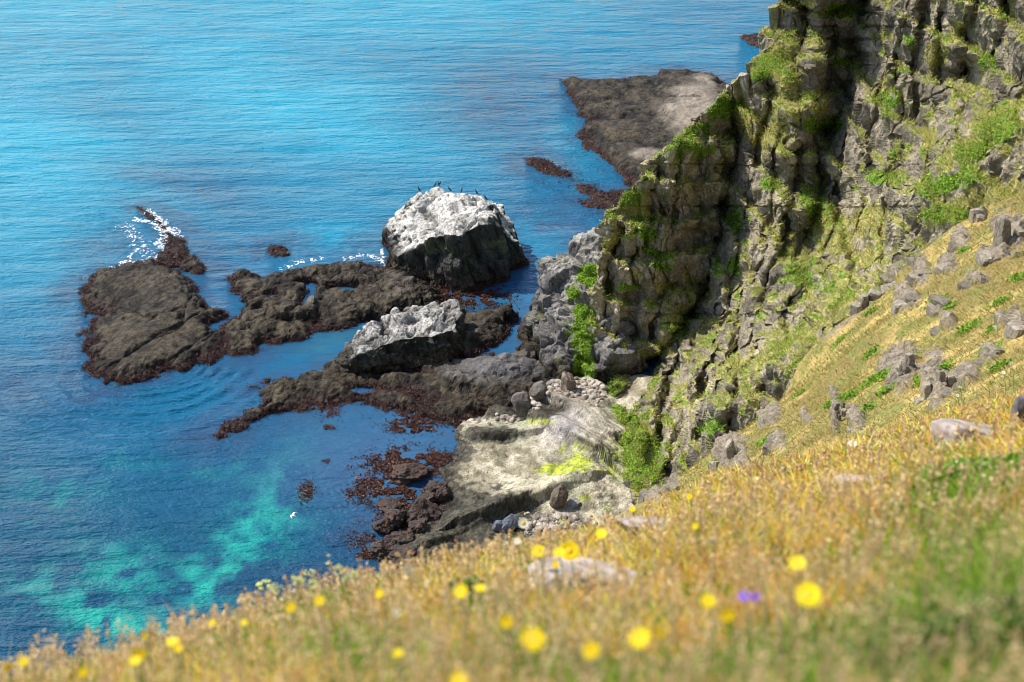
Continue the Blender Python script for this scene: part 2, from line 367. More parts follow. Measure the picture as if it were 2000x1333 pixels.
# ------------------------------------------------------------------ sea
def build_sea():
    def axis(lo, hi, a, b, st):
        mid = np.arange(a, b, st); L = [a]; R = [b]; s = st
        while L[-1] > lo: s *= 1.35; L.append(L[-1] - s)
        s = st
        while R[-1] < hi: s *= 1.35; R.append(R[-1] + s)
        return np.concatenate([L[::-1][:-1], mid, R])
    xs = axis(-4000, 4000, -130, 75, .33); ys = axis(-500, 8000, 92, 335, .33)
    X, Y = np.meshgrid(xs, ys); P = np.stack([X, Y, X * 0], -1).astype(F32)
    px, py = proj(P); px = np.clip(px, -3000, 5000); py = np.clip(py, -1500, 3000)
    wv = np.stack([px + 90 * fbm(P * F32(.03), 3, 3), py + 50 * fbm(P * F32(.03), 3, 4)], -1)
    qx, qy = wv[..., 0], wv[..., 1]
    n1 = fbm(P * np.array([.03, .05, 1], F32), 4, 11); n2 = fbm(P * F32(.5), 4, 21); n3 = fbm(P * F32(.12), 4, 31)
    deep = np.array((.003, .06, .12), F32); turq = np.array((.0, .27, .40), F32); blue = np.array((.005, .115, .22), F32)
    c = lerp(np.broadcast_to(deep, P.shape), np.broadcast_to(blue, P.shape), sstep(1150, 550, qy))
    def g(cx, cy, rx, ry, rot=0):
        a = math.radians(rot); dx = qx - cx; dy = qy - cy
        u = dx * math.cos(a) + dy * math.sin(a); v = -dx * math.sin(a) + dy * math.cos(a)
        return np.exp(-((u / rx) ** 2 + (v / ry) ** 2))
    t = np.maximum.reduce([.95 * g(50, 300, 260, 260), 1.0 * g(480, 170, 420, 150, 8), .9 * g(620, 245, 300, 70, 10), .55 * g(900, 60, 350, 90), .75 * sstep(260, -20, qy) * sstep(1700, 700, qx), .35 * g(650, 330, 300, 90),
                           .45 * g(1150, 280, 70, 70), .45 * g(1050, 470, 60, 60), .5 * g(680, 470, 160, 60), .4 * g(640, 380, 200, 60)])
    c = lerp(c, np.broadcast_to(turq, P.shape), np.clip(t * (1 + .35 * n1), 0, 1))
    # sunken pale sand and boulders, bottom left
    k = np.maximum.reduce([1.0 * g(470, 1020, 150, 60, -50), .95 * g(380, 1110, 110, 55, -25), .6 * g(240, 1110, 90, 60), .9 * g(200, 1190, 130, 42, 20), .5 * g(90, 1140, 60, 40), .5 * g(230, 1240, 90, 30), .28 * g(120, 980, 90, 50), .2 * g(230, 890, 80, 20), .3 * g(410, 905, 70, 12, -10), .3 * g(660, 670, 70, 30)])
    k = k * sstep(-.4, .2, .8 * n3 + 1.1 * n2 + .5 * fbm(P * F32(1.4), 3, 22)) * 1.15; teal = lerp((.0, .17, .19), (.02, .46, .34), sstep(-.3, .5, n2))
    c = lerp(c, teal, np.clip(k * .65, 0, 1))
    # kelp and shallow weed round the reefs, seen through the water
    sd = np.full(X.shape, -1e9); P2 = P[..., :2].astype(float)
    vis = (py < 1400) & (py > -60) & (px > -100) & (px < 1700)
    sub = P2[vis]; m = np.full(len(sub), -1e9)
    for kk, wd in (('left', 1), ('arm', 1), ('mid', 1), ('stack', 1), ('tongue', 1), ('lower', 1), ('shore', 1), ('far', 1), ('islet', 1), ('ledge', 1), ('small', 1), ('boulderpatch', 1), ('whale', 1)):
        m = np.maximum(m, sdf_poly(sub, POLY[kk]))
    sd[vis] = m
    kelp = np.array((.03, .045, .10), F32)
    kw = sstep(-7, -.3, sd + 3.2 * n3 + 1.5 * n2) * .5
    kw = np.maximum(kw, .5 * g(230, 480, 110, 60) * (py < 545)); kw = np.maximum(kw, .6 * g(1090, 450, 110, 70, 30)); kw = np.maximum(kw, .45 * g(1010, 200, 110, 80)); kw = np.maximum(kw, .4 * g(300, 360, 160, 35, 10))
    kw = np.maximum(kw, .55 * g(720, 890, 220, 110)); kw = np.maximum(kw, .45 * g(60, 780, 160, 60))
    kw = np.maximum(kw, .9 * g(890, 590, 90, 22)); kw = np.maximum(kw, .5 * g(600, 1130, 160, 60))
    c = lerp(c, np.broadcast_to(kelp, P.shape), np.clip(kw * (1 + .5 * n2), 0, .85))
    inl = .6 * g(720, 880, 210, 110) + .4 * g(1010, 560, 60, 100)
    c = lerp(c, np.broadcast_to(np.array((.05, .12, .22), F32), P.shape), np.clip(inl, 0, .6))  # sky reflected on the calm inlet, painted as a paler blue
    # swell and the rings running off the left shelf
    Z = .05 * fbm(P * np.array([.06, .3, 1], F32), 2, 41)
    c0 = at_z(300, 700)[:2]; r = np.hypot(X - c0[0], (Y - c0[1])); a = np.arctan2(Y - c0[1], X - c0[0])
    win = sstep(-2.9, -2.2, a) * sstep(-.1, -.5, a) + sstep(-3.2, -2.9, -abs(a)) * 0
    r2 = r + .8 * fbm(P * F32(.15), 2, 51)
    for rc, am, wl, s in ((8.5, .17, 1.9, 1.6), (12.5, .15, 2.3, 2.2), (6, .06, 1.0, 2.5), (17, .06, 2.2, 2.6)):
        Z = Z + am * np.cos((r2 - rc) / wl * 2 * math.pi) * np.exp(-((r2 - rc) / s) ** 2) * win
    for ppx, ppy, rr in ((545, 492, 5), (205, 430, 5), (720, 700, 4), (1000, 470, 7), (640, 470, 6), (290, 470, 6)):
        q = at_z(ppx, ppy)[:2]; rd = np.hypot(X - q[0], Y - q[1]); Z = Z + .022 * np.cos(rd * 4.6) * np.exp(-(rd / rr) ** 2)
    P[..., 2] = Z - .0
    # how ruffled the water is: calm in the lee of the reefs
    calm = np.clip(g(760, 720, 420, 240) + g(1030, 560, 90, 130), 0, 1)
    m_, t_, n_, b = mat_base('sea_water'); Pn = geo_pos(t_)
    t_.links.new(col_attr(t_), b.inputs['Base Color']); b.inputs['Roughness'].default_value = .09; b.inputs['IOR'].default_value = 1.333; b.inputs['Specular IOR Level'].default_value = .32
    at = n_.new('ShaderNodeAttribute'); at.attribute_name = 'ruffle'
    w1 = tex_noise(t_, mapping(t_, Pn, (.06, .2, 1), (0, 0, math.radians(-10))), 1.0, 3, .5)
    w2 = tex_noise(t_, mapping(t_, Pn, (.26, .75, 1), (0, 0, math.radians(-4))), 1.0, 4, .6)
    w3 = tex_noise(t_, mapping(t_, Pn, (1.6, 2.6, 1), (0, 0, math.radians(-14))), 1.0, 3, .6)
    hs = math_(t_, 'ADD', math_(t_, 'MULTIPLY', w1, 2.2), math_(t_, 'ADD', math_(t_, 'MULTIPLY', w2, .95), math_(t_, 'MULTIPLY', w3, .30)))
    hs = math_(t_, 'MULTIPLY', hs, at.outputs['Fac'])
    bp = n_.new('ShaderNodeBump'); bp.inputs['Strength'].default_value = 1; bp.inputs['Distance'].default_value = 1.0
    t_.links.new(hs, bp.inputs['Height']); t_.links.new(bp.outputs[0], b.inputs['Normal'])
    o = mesh_np('sea', P, grid_faces(*X.shape), c, m_, smooth=True, extra={'ruffle': 1 - .8 * calm})
    tag(o, 'blue and turquoise sea with small waves and sunken green patches', 'sea', kind='structure')
build_sea()

# ------------------------------------------------------------------ reefs and rocks in the sea
def pools(seed, amt):
    def f(P2, P3, T):
        n = fbm(P3 * F32(.28), 3, seed); return T - amt * sstep(.25, .5, n)
    return f
def shelf_cut(P2, P3, T):
    for A, B, dp, wd in (((190, 745), (440, 600), .5, .35), ((330, 560), (350, 500), .4, .3), ((395, 530), (360, 640), .6, .3), ((200, 600), (300, 640), .35, .25), ((300, 740), (450, 640), .5, .3), ((250, 640), (420, 610), .3, .2)):
        a = at_z(*A)[:2]; b = at_z(*B)[:2]; e = b - a; t = np.clip(((P2 - a) @ e) / (e @ e), 0, 1)
        d = np.hypot(P2[..., 0] - a[0] - t * e[0], P2[..., 1] - a[1] - t * e[1]) + .5 * noise(P3 * F32(.6), 31); T = T - dp * np.exp(-(d / wd) ** 2)
    return T + .35 * fbm(P3 * F32(.09), 2, 33)
reef('rock_shelf', 'left', 1.15, .75, 'low', 'broad flat brown rock shelf, the farthest left reef in the water', 'rock shelf', step=.17, seed=3, rag=1.3, cut=shelf_cut,
     spec=[(7, 4, .35, 0, 0), (2.0, 1.2, .14, 0, 0), (.6, .5, .08, 0, 0)])
reef('reef_spit', 'arm', .55, 1.0, 'low', 'narrow purple brown reef spit with white foam along it, pointing out to sea', 'reef', step=.17, seed=4, rag=.7)
def mid_cut(P2, P3, T):
    for (x, y, rx, ry) in ((600, 588, 14, 26), (672, 570, 26, 9), (505, 612, 12, 8), (530, 582, 13, 6), (596, 560, 16, 6)):
        q = at_z(x, y)[:2]; a = rx / 14.5; b = ry / 6.5
        T = T - 2.6 * np.exp(-(((P2[..., 0] - q[0]) / a) ** 2 + ((P2[..., 1] - q[1]) / b) ** 2) ** 2)
    q = at_z(570, 632)[:2]; bx = np.abs(P2[..., 0] - q[0]) - 2.6; by = np.abs(P2[..., 1] - q[1] - 1.5) - 1.8
    T = T + .9 * sstep(.5, -.1, np.maximum(bx, by))
    q = at_z(720, 610)[:2]; T = T + .7 * np.exp(-((P2[..., 0] - q[0]) / 7) ** 2 - ((P2[..., 1] - q[1]) / 3) ** 2)
    q = at_z(815, 575)[:2]; T = T + 1.6 * np.exp(-((P2[..., 0] - q[0]) / 3.5) ** 2 - ((P2[..., 1] - q[1]) / 4) ** 2)
    return T
reef('low_reef', 'mid', .95, 1.0, 'low', 'low brown reef with tide pools joining the flat shelf to the white topped stack', 'reef', step=.17, seed=5, cut=mid_cut,
     spec=[(3.4, 2.5, .7, 0, 0), (1.3, 1, .28, 0, 0), (.5, .4, .1, 0, 0)])
BIG = [(4.5, 9, .9, 0, 0), (1.5, 3.5, .5, 0, 0), (.7, .9, .12, 0, 0)]
crag('sea_stack', 'stack', 6.5, 'guano', 'tall white topped sea stack with dark cliff sides, seabirds standing on it', 'sea stack', PS['stack'], BIG, seed=6, rag=.5)
crag('whaleback_rock', 'whale', 3.6, 'guano', 'pale humpbacked rock standing in front of the tall sea stack', 'rock', PS['whale'], [(2.8, 2.0, .8, 0, 0), (1.2, .9, .36, 0, 0), (.5, .5, .12, 0, 0)], seed=7, rag=.4)
def tongue_cut(P2, P3, T):
    a = at_z(890, 700)[:2]; b = at_z(1010, 622)[:2]; e = b - a; L = np.hypot(*e)
    s = ((P2 - a) @ np.array([-e[1], e[0]])) / L
    return T + 1.0 * np.exp(-((s - .6) / 1.3) ** 2)
reef('reef_ledge', 'tongue', .9, 1.6, 'low', 'low dark tapering ledge pointing right from the humpbacked rock', 'reef', step=.17, seed=8, cut=tongue_cut)
def lower_cut(P2, P3, T):
    a = at_z(640, 745)[:2]; b = at_z(520, 780)[:2]
    def ridge(T, A, B, h, wd):
        a = at_z(*A)[:2]; b = at_z(*B)[:2]; e = b - a; t = np.clip(((P2 - a) @ e) / (e @ e), 0, 1)
        d = np.hypot(P2[..., 0] - a[0] - t * e[0], P2[..., 1] - a[1] - t * e[1]); return T + h * np.exp(-(d / wd) ** 2)
    T = ridge(T, (530, 775), (690, 728), 1.2, 2.2); T = ridge(T, (900, 760), (1060, 715), 1.9, 2.6); T = ridge(T, (880, 800), (1040, 770), .8, 1.6)
    q = at_z(700, 765)[:2]; T = T - 1.3 * np.exp(-(((P2[..., 0] - q[0]) / 1.6) ** 2 + ((P2[..., 1] - q[1]) / 1.0) ** 2) ** 2)
    return T + .35 * np.sin(P2[..., 0] * .35 + P2[..., 1] * 1.25 + 2 * noise(P3 * F32(.2), 5))
def lower_col(P, N, crack, r, kind, seed):
    c = surface_colour(P, N, crack, r, 'low', seed); px, py = proj(P)
    m = np.exp(-((px - 975) / 85) ** 2 - ((py - 715) / 26) ** 2); n = fbm(P * F32(.8), 3, 8)
    return lerp(c, lerp((.04, .038, .036), (.16, .15, .14), r), np.clip(m * 1.3 + .3 * n, 0, 1) * (m > .1))
reef('weedy_reef', 'lower', .55, 1.2, 'low', 'wide dark weed covered reef in front of the humpbacked rock', 'reef', step=.17, seed=9, cut=lower_cut, colfn=lower_col, rag=1.0)
reef('tidal_platform', 'far', 1.2, .9, 'low', 'large flat brown and pale tidal platform behind the cliff foot', 'rock platform', step=.25, seed=10,
     spec=[(7, 3, .5, 0, 0), (2, 1, .2, 0, 0), (.7, .5, .1, 0, 0)],
     colfn=lambda P, N, crack, r, kind, seed: (lambda c, px, py, n: lerp(c, lerp((.16, .125, .09), (.34, .28, .21), r), .9 * sstep(.0, .5, np.maximum(np.exp(-((px - 1350) / 75) ** 2 - ((py - 215) / 75) ** 2), np.exp(-((px - 1265) / 40) ** 2 - ((py - 300) / 16) ** 2)) - .35 + .35 * n)))(surface_colour(P, N, crack, r, kind, seed), *proj(P), fbm(P * F32(.25), 4, 77)))
reef('weedy_islet', 'islet', .35, .8, 'low', 'long thin weed covered islet off the left of the tidal platform', 'reef', step=.2, seed=11)
reef('weedy_ledge', 'ledge', .4, .8, 'low', 'reddish weed covered ledge at the foot of the cliff below the tidal platform', 'reef', step=.2, seed=12)
reef('offshore_rock', 'farrock', .6, .9, 'low', 'small dark weedy rock far out beside the cliff edge at the top', 'rock', step=.25, seed=13)
reef('awash_rock', 'small', .7, .9, 'low', 'tiny round brown rock alone in the water left of the stack', 'rock', step=.15, seed=14, rag=.3)

# foreshore
def shore_cut(P2, P3, T):
    px, py = proj(np.stack([P2[..., 0], P2[..., 1], P2[..., 0] * 0 + 1], -1))
    T = .75 + .25 * fbm(P3 * F32(.2), 3, 60) + .7 * sstep(1030, 1130, px) - .6 * sstep(1165, 1215, px)
    def ridge(T, A, B, h, wd):
        a = at_z(*A)[:2]; b = at_z(*B)[:2]; e = b - a; t = np.clip(((P2 - a) @ e) / (e @ e), 0, 1)
        n = np.array([-e[1], e[0]]) / np.hypot(*e); s = (P2 - a) @ n; w_ = ((P2 - a) @ e) / (e @ e)
        d = np.hypot(P2[..., 0] - a[0] - t * e[0], P2[..., 1] - a[1] - t * e[1])
        return T + h * np.where(s > 0, np.exp(-(d / wd) ** 2), np.exp(-(d / (wd * .25)) ** 2))
    T = ridge(T, (905, 868), (1040, 862), .8, 1.6); T = ridge(T, (1040, 835), (1160, 910), 1.6, 3.0); T = ridge(T, (1060, 800), (1200, 880), 1.6, 2.5)
    T = ridge(T, (900, 1040), (1150, 960), 1.1, 1.8); T = ridge(T, (830, 1080), (1010, 1005), .6, 1.5)
    b = np.exp(-((px - 1190) / 80) ** 2 - ((py - 880) / 80) ** 2)
    return T + b * .25 * np.sin((P2[..., 0] * 1.1 + P2[..., 1] * .9) * 1.8)
def shore_col(P, N, crack, r, kind, seed):
    px, py = proj(P); n1 = fbm(P * F32(.3), 4, 61); n2 = fbm(P * F32(1.3), 4, 62); n3 = fbm(P * F32(4), 3, 63)
    pale = lerp((.22, .19, .12), (.58, .51, .37), sstep(-.5, .5, n1 * .6 + n2 * .6)); pale = lerp(pale, np.broadcast_to(np.array((.33, .34, .22), F32), pale.shape), .6 * sstep(.1, .5, fbm(P * F32(.18), 3, 66)))
    pale = lerp(pale, np.broadcast_to(np.array((.40, .36, .36), F32), pale.shape), .8 * np.exp(-((px - 1100) / 50) ** 2 - ((py - 830) / 45) ** 2))
    dark = lerp((.03, .028, .02), (.12, .105, .07), sstep(-.4, .5, n3 * .7 + n2 * .5))
    # weed line: dark on the seaward and lower side
    def g(cx, cy, rx, ry): return np.exp(-((px - cx) / rx) ** 2 - ((py - cy) / ry) ** 2)
    d = np.maximum.reduce([1.5 * g(890, 1030, 90, 80), 1.3 * g(985, 1010, 75, 45), 1.1 * g(960, 850, 70, 18), 1.2 * g(860, 880, 60, 50), 1.1 * g(820, 1080, 90, 50), 1.1 * g(1010, 800, 90, 22), .9 * g(870, 950, 35, 60)])
    m = sstep(.28, .5, d + .42 * n2 + .2 * n1)
    c = lerp(pale, dark, m)
    st = sstep(-.1, .5, np.sin((P[..., 0] * 1.1 + P[..., 1] * .9 + 1.5 * n1) * 6.4)) * g(1190, 870, 75, 75)
    c = lerp(c, np.broadcast_to(np.array((.09, .08, .06), F32), c.shape), .85 * st)
    lime = np.maximum.reduce([1.2 * g(1090, 918, 45, 13), 1.0 * g(1130, 905, 40, 22), .8 * g(1050, 825, 40, 10), .9 * g(1140, 975, 20, 10), .65 * g(1200, 900, 50, 50), .7 * g(1130, 880, 45, 30)])
    c = lerp(c, lerp((.22, .26, .03), (.50, .56, .03), sstep(-.4, .4, n3)), .9 * sstep(.42, .8, lime + .5 * n2 + .35 * n3))
    rub = sstep(.35, .7, np.maximum.reduce([g(1100, 770, 60, 25), g(1090, 1020, 70, 30)]) + .3 * n3)
    c = lerp(c, lerp((.16, .13, .10), (.42, .36, .29), r01(h32(np.floor(P[..., 0] * 2.2), np.floor(P[..., 1] * 2.2), np.floor(P[..., 2] * 2), 5))), rub * .8)
    return c * (1 - .6 * crack)[..., None]
reef('shore_platform', 'shore', 1, 1.0, 'shore', 'cream coloured shore platform with lime green algae at the cliff foot', 'rock platform', step=.16, seed=15, cut=shore_cut, colfn=shore_col, rag=1.0,
     spec=[(6, 3, .5, 0, 0), (2.2, .9, .22, 0, 0), (.6, .4, .07, 0, 0)])

# light spur at the foot of the cliff
PX['spur'] = [(1000,700),(1030,655),(1052,612),(1075,596),(1130,588),(1220,588),(1240,740),(1180,765),(1130,745),(1100,760),(1050,768),(1010,735)]
POLY['spur'] = at_z(np.array(PX['spur'])[:, 0], np.array(PX['spur'])[:, 1])[:, :2]
sc_ = at_y(*[np.array(c, float) for c in zip(*[(1078,550,159),(1100,535,160),(1150,518,159),(1075,585,158),(1110,590,155),(1060,640,156),(1010,690,152.5),(1040,690,150),(1100,640,151),(1145,600,152),(1145,660,148.5),(1060,720,147.5),(1100,720,146),(1140,735,144.5),(1060,760,144),(1200,560,155),(1200,650,149)])])
SPURG = [(1150,540,24,24,0),(1138,640,24,60,0),(1142,715,22,40,0),(1120,575,14,14,0)]
def spur_col(P, N, crack, r, kind, seed):
    c = surface_colour(P, N, crack, r, 'bare', seed); n = fbm(P * F32(.9), 4, 71); nz = N[..., 2]; px, py = proj(P)
    g = sstep(.62, .85, nz + .3 * n) * sstep(3.0, 6, P[..., 2] + n); c = lerp(c, lerp((.24, .21, .17), (.60, .56, .49), r), g * .7)
    yl = sstep(.1, .5, n) * sstep(1.5, 3, P[..., 2]); c = lerp(c, np.broadcast_to(np.array((.2, .2, .06), F32), c.shape), .5 * yl) * .72
    gr = sstep(.3, .6, gauss_list(px, py, SPURG) + .5 * n); return lerp(c, np.broadcast_to(np.array((.12, .20, .02), F32), c.shape), gr)
crag('rock_spur', 'spur', 3.0, 'bare', 'stepped pale rock spur with green plants between the sea and the cliff', 'rock', sc_, [(3.6, 3.0, 1.6, 0, 0), (1.5, 1.2, .5, 0, 0), (.7, .6, .12, 0, 0)], seed=16, rag=.5, colfn=spur_col)

# ------------------------------------------------------------------ the cliff
SKY = np.array([(1535,-150,168),(1532,0,167.5),(1500,50,167),(1495,100,165),(1440,155,163),(1350,235,161),(1290,300,158),(1215,370,155),(1178,440,152),(1165,520,150),(1157,600,149),(1148,660,148),(1150,740,146),(1148,800,139.5),(1190,900,128),(1240,970,119),(1300,1060,110),(1340,1150,102)], float)
CL = [tuple(t) for t in SKY] + [
 # dark face of the front buttress
 (1300,330,156),(1370,270,159),(1400,340,159),(1300,450,153),(1360,430,157),(1230,480,149),(1210,560,147),(1280,520,151),(1300,590,149),(1200,640,145.5),(1250,640,146.5),(1190,720,144),(1240,690,145),(1200,780,140),
 (1430,180,166),(1430,260,165),(1425,330,164),(1412,400,163),(1398,470,160),(1370,560,156),(1335,620,152),(1285,700,147),(1245,760,142),
 # second buttress, lit flank then crest
 (1470,200,158),(1480,280,156),(1455,380,153),(1440,480,148),(1420,580,143),(1390,660,138),(1330,640,145),(1300,700,139),(1250,770,134),(1230,810,133),(1270,870,127),(1290,930,121),
 (1530,170,154),(1550,280,147),(1560,400,142),(1530,500,137),(1490,600,132),(1440,690,128),(1370,770,125.5),(1330,860,122),(1330,940,118),
 # ridge by the top, gully
 (1600,-100,160),(1600,0,160),(1590,100,157),(1580,200,155),(1565,30,165),(1540,120,162),
 (1695,-100,170),(1690,0,170),(1670,100,167),(1652,190,163),(1610,260,159),(1610,350,151),(1590,420,146),(1575,490,141),
 # third buttress
 (1710,0,157),(1705,100,154),(1680,200,150),(1650,300,147),(1650,380,143),(1760,0,150),(1745,100,147),(1730,200,143),(1725,300,138),(1710,380,134),(1650,460,136),
 (1850,-100,143),(1850,0,141),(1850,100,138),(1850,200,134),(1800,280,134),(1770,340,132),(1950,-50,133),(1950,60,131),(1890,150,137),(1970,110,126),(1980,190,124),(2080,-100,124),(2100,50,121),(2100,160,118),
 # grassy ridge running down from the right
 (2100,170,113),(2000,208,114),(1900,255,116),(1835,320,119),(1790,365,121),(1740,385,124),(1735,440,123),(1745,490,120),(2100,340,96),(2000,350,101),(1900,400,107),(1850,445,111),(1790,490,115),
 # lower right wall of the second buttress
 (1700,450,129),(1690,520,125),(1640,570,122),(1590,630,118),(1550,640,122),(1600,540,128),
 # nose
 (1650,610,110),(1560,665,107),(1500,700,105.5),(1430,735,105),(1385,790,105),(1400,835,104.5),(1460,800,103),(1530,790,101),(1490,860,101),(1750,520,113),(1400,900,106),(1400,1000,100),(1600,900,93),(1800,700,95),(2100,500,85),(2100,800,75),(1600,1100,85),
]
CL = np.array(CL, float)
fY = rbf(CL[:, :2], CL[:, 2])
CLIFF = {}
GREEN = [(1190,830,30,40,30),(1225,870,40,40,45),(1285,925,20,25,45),(1440,425,30,22,20),(1430,520,18,25,0),(1220,562,38,14,0),(1145,620,22,40,0),(1140,700,16,45,0),(1120,545,22,18,0),(1600,245,60,22,0),(1590,400,22,40,-20),(1560,540,30,25,0),(1340,270,60,18,-38),(1365,290,40,16,0),(1230,385,40,25,-40),(1265,455,30,25,0),
         (1210,830,45,50,45),(1260,890,40,50,45),(1180,790,20,30,0),(1490,140,45,20,-40),(1400,215,40,25,0),(1640,20,40,14,0),(1740,200,30,20,0),(1780,75,20,14,0),(1640,120,25,14,0),(1900,300,45,22,-25),(1850,360,70,25,-15),(1930,120,25,14,0),
         (1850,420,60,22,0),(1380,835,30,14,0),(1500,360,22,14,0),(1330,640,35,14,-40),(1270,490,40,10,20),(1290,520,20,12,0),(1610,560,22,14,0),(1960,260,35,20,-20),(1710,350,30,14,0)]
DRY = [(1520,120,50,40,-40),(1500,260,40,60,-60),(1450,230,30,40,0),(1540,200,40,60,0),(1600,200,20,40,0),(1700,430,60,40,-40),(1640,470,50,50,-40),(1700,500,40,25,0),(1950,230,90,22,-25),(1880,300,80,30,-30),(1800,360,40,14,-30),(1900,400,130,35,-20),(1500,700,60,16,-25),(1560,660,60,14,-30),(1420,735,40,12,0),
       (1720,190,24,30,0),(1730,70,20,14,0),(1830,110,30,30,0),(1870,60,20,20,0),(1550,10,40,14,0),(1330,620,40,25,-40),(1290,680,30,20,-45),(1260,690,20,12,0),(1370,560,25,40,-40),(1240,400,40,40,-45),(1200,470,20,30,0),(1300,560,25,14,0),(1650,610,60,30,-30),(1560,820,40,30,0),(1820,270,30,30,0),(1600,440,30,25,0),(1240,850,60,50,45)]
GUL = [ # clefts between the ribs: points down the cleft, depth, width of the shaded side, width of the sunlit side (photo px)
 ([(1440,160),(1432,260),(1422,360),(1402,470),(1375,560),(1335,640),(1270,715),(1215,790)],3.2,10,60),
 ([(1700,-60),(1682,80),(1658,190),(1612,255),(1602,350),(1588,430),(1562,500)],3.0,14,55),
 ([(1270,335),(1262,470)],1.6,6,16),([(1318,300),(1305,455)],1.4,6,16),([(1365,290),(1352,470)],1.8,8,18),([(1212,440),(1196,560)],2.2,10,18),([(1240,470),(1250,560)],1.6,8,14),([(1240,590),(1226,720)],2.0,10,20),([(1190,590),(1180,740)],1.6,8,16),([(1290,560),(1275,660)],1.6,8,20),
 ([(1500,175),(1482,330),(1442,480),(1402,640),(1352,790)],3.0,9,34),([(1560,290),(1532,480),(1482,620),(1432,770)],3.2,10,36),([(1528,255),(1505,430),(1470,560)],1.8,7,24),([(1352,620),(1302,730),(1285,860)],2.6,9,34),([(1446,540),(1428,720)],2.8,8,26),([(1400,690),(1365,860)],2.2,9,26),([(1250,760),(1262,900)],1.6,7,24),([(1325,800),(1310,930)],1.8,8,22),
 ([(1722,120),(1698,330)],2.2,9,24),([(1762,50),(1744,260)],2.4,9,26),([(1802,-60),(1790,150),(1768,280)],2.8,10,28),([(1852,-60),(1832,210)],2.6,10,28),([(1908,-60),(1886,150)],2.6,10,28),([(1950,80),(1938,200)],2.8,12,20),([(1980,-60),(1965,90)],2.2,9,22),
 ([(1642,370),(1612,520)],2.2,9,28),([(1684,400),(1652,545)],2.2,9,26),([(1742,400),(1722,510)],2.0,10,18),([(1580,15),(1562,120)],2.4,9,20),([(1632,10),(1612,170)],2.6,10,20),([(1580,520),(1530,660)],2.4,9,30),([(1440,760),(1425,840)],1.6,7,20),([(1490,745),(1480,830)],1.4,7,20),
 ([(1480,40),(1470,110)],1.4,7,16),([(1660,260),(1650,390)],2.0,8,20),
]
def gullies(px, py, jx):
    out = np.zeros(px.shape)
    for pts, D, wl, wr in GUL:
        pts = np.array(pts, float); cx = np.interp(py, pts[:, 1], pts[:, 0]); dx = px + jx - cx; y0, y1 = pts[0, 1], pts[-1, 1]
        end = sstep(y0 - 35, y0 + 15, py) * sstep(y1 + 40, y1 - 10, py)
        out = out + D * (1.5 if D < 4 else 1.0) * end * np.where(dx < 0, np.exp(dx / wl), np.exp(-(dx / wr)))
    return out
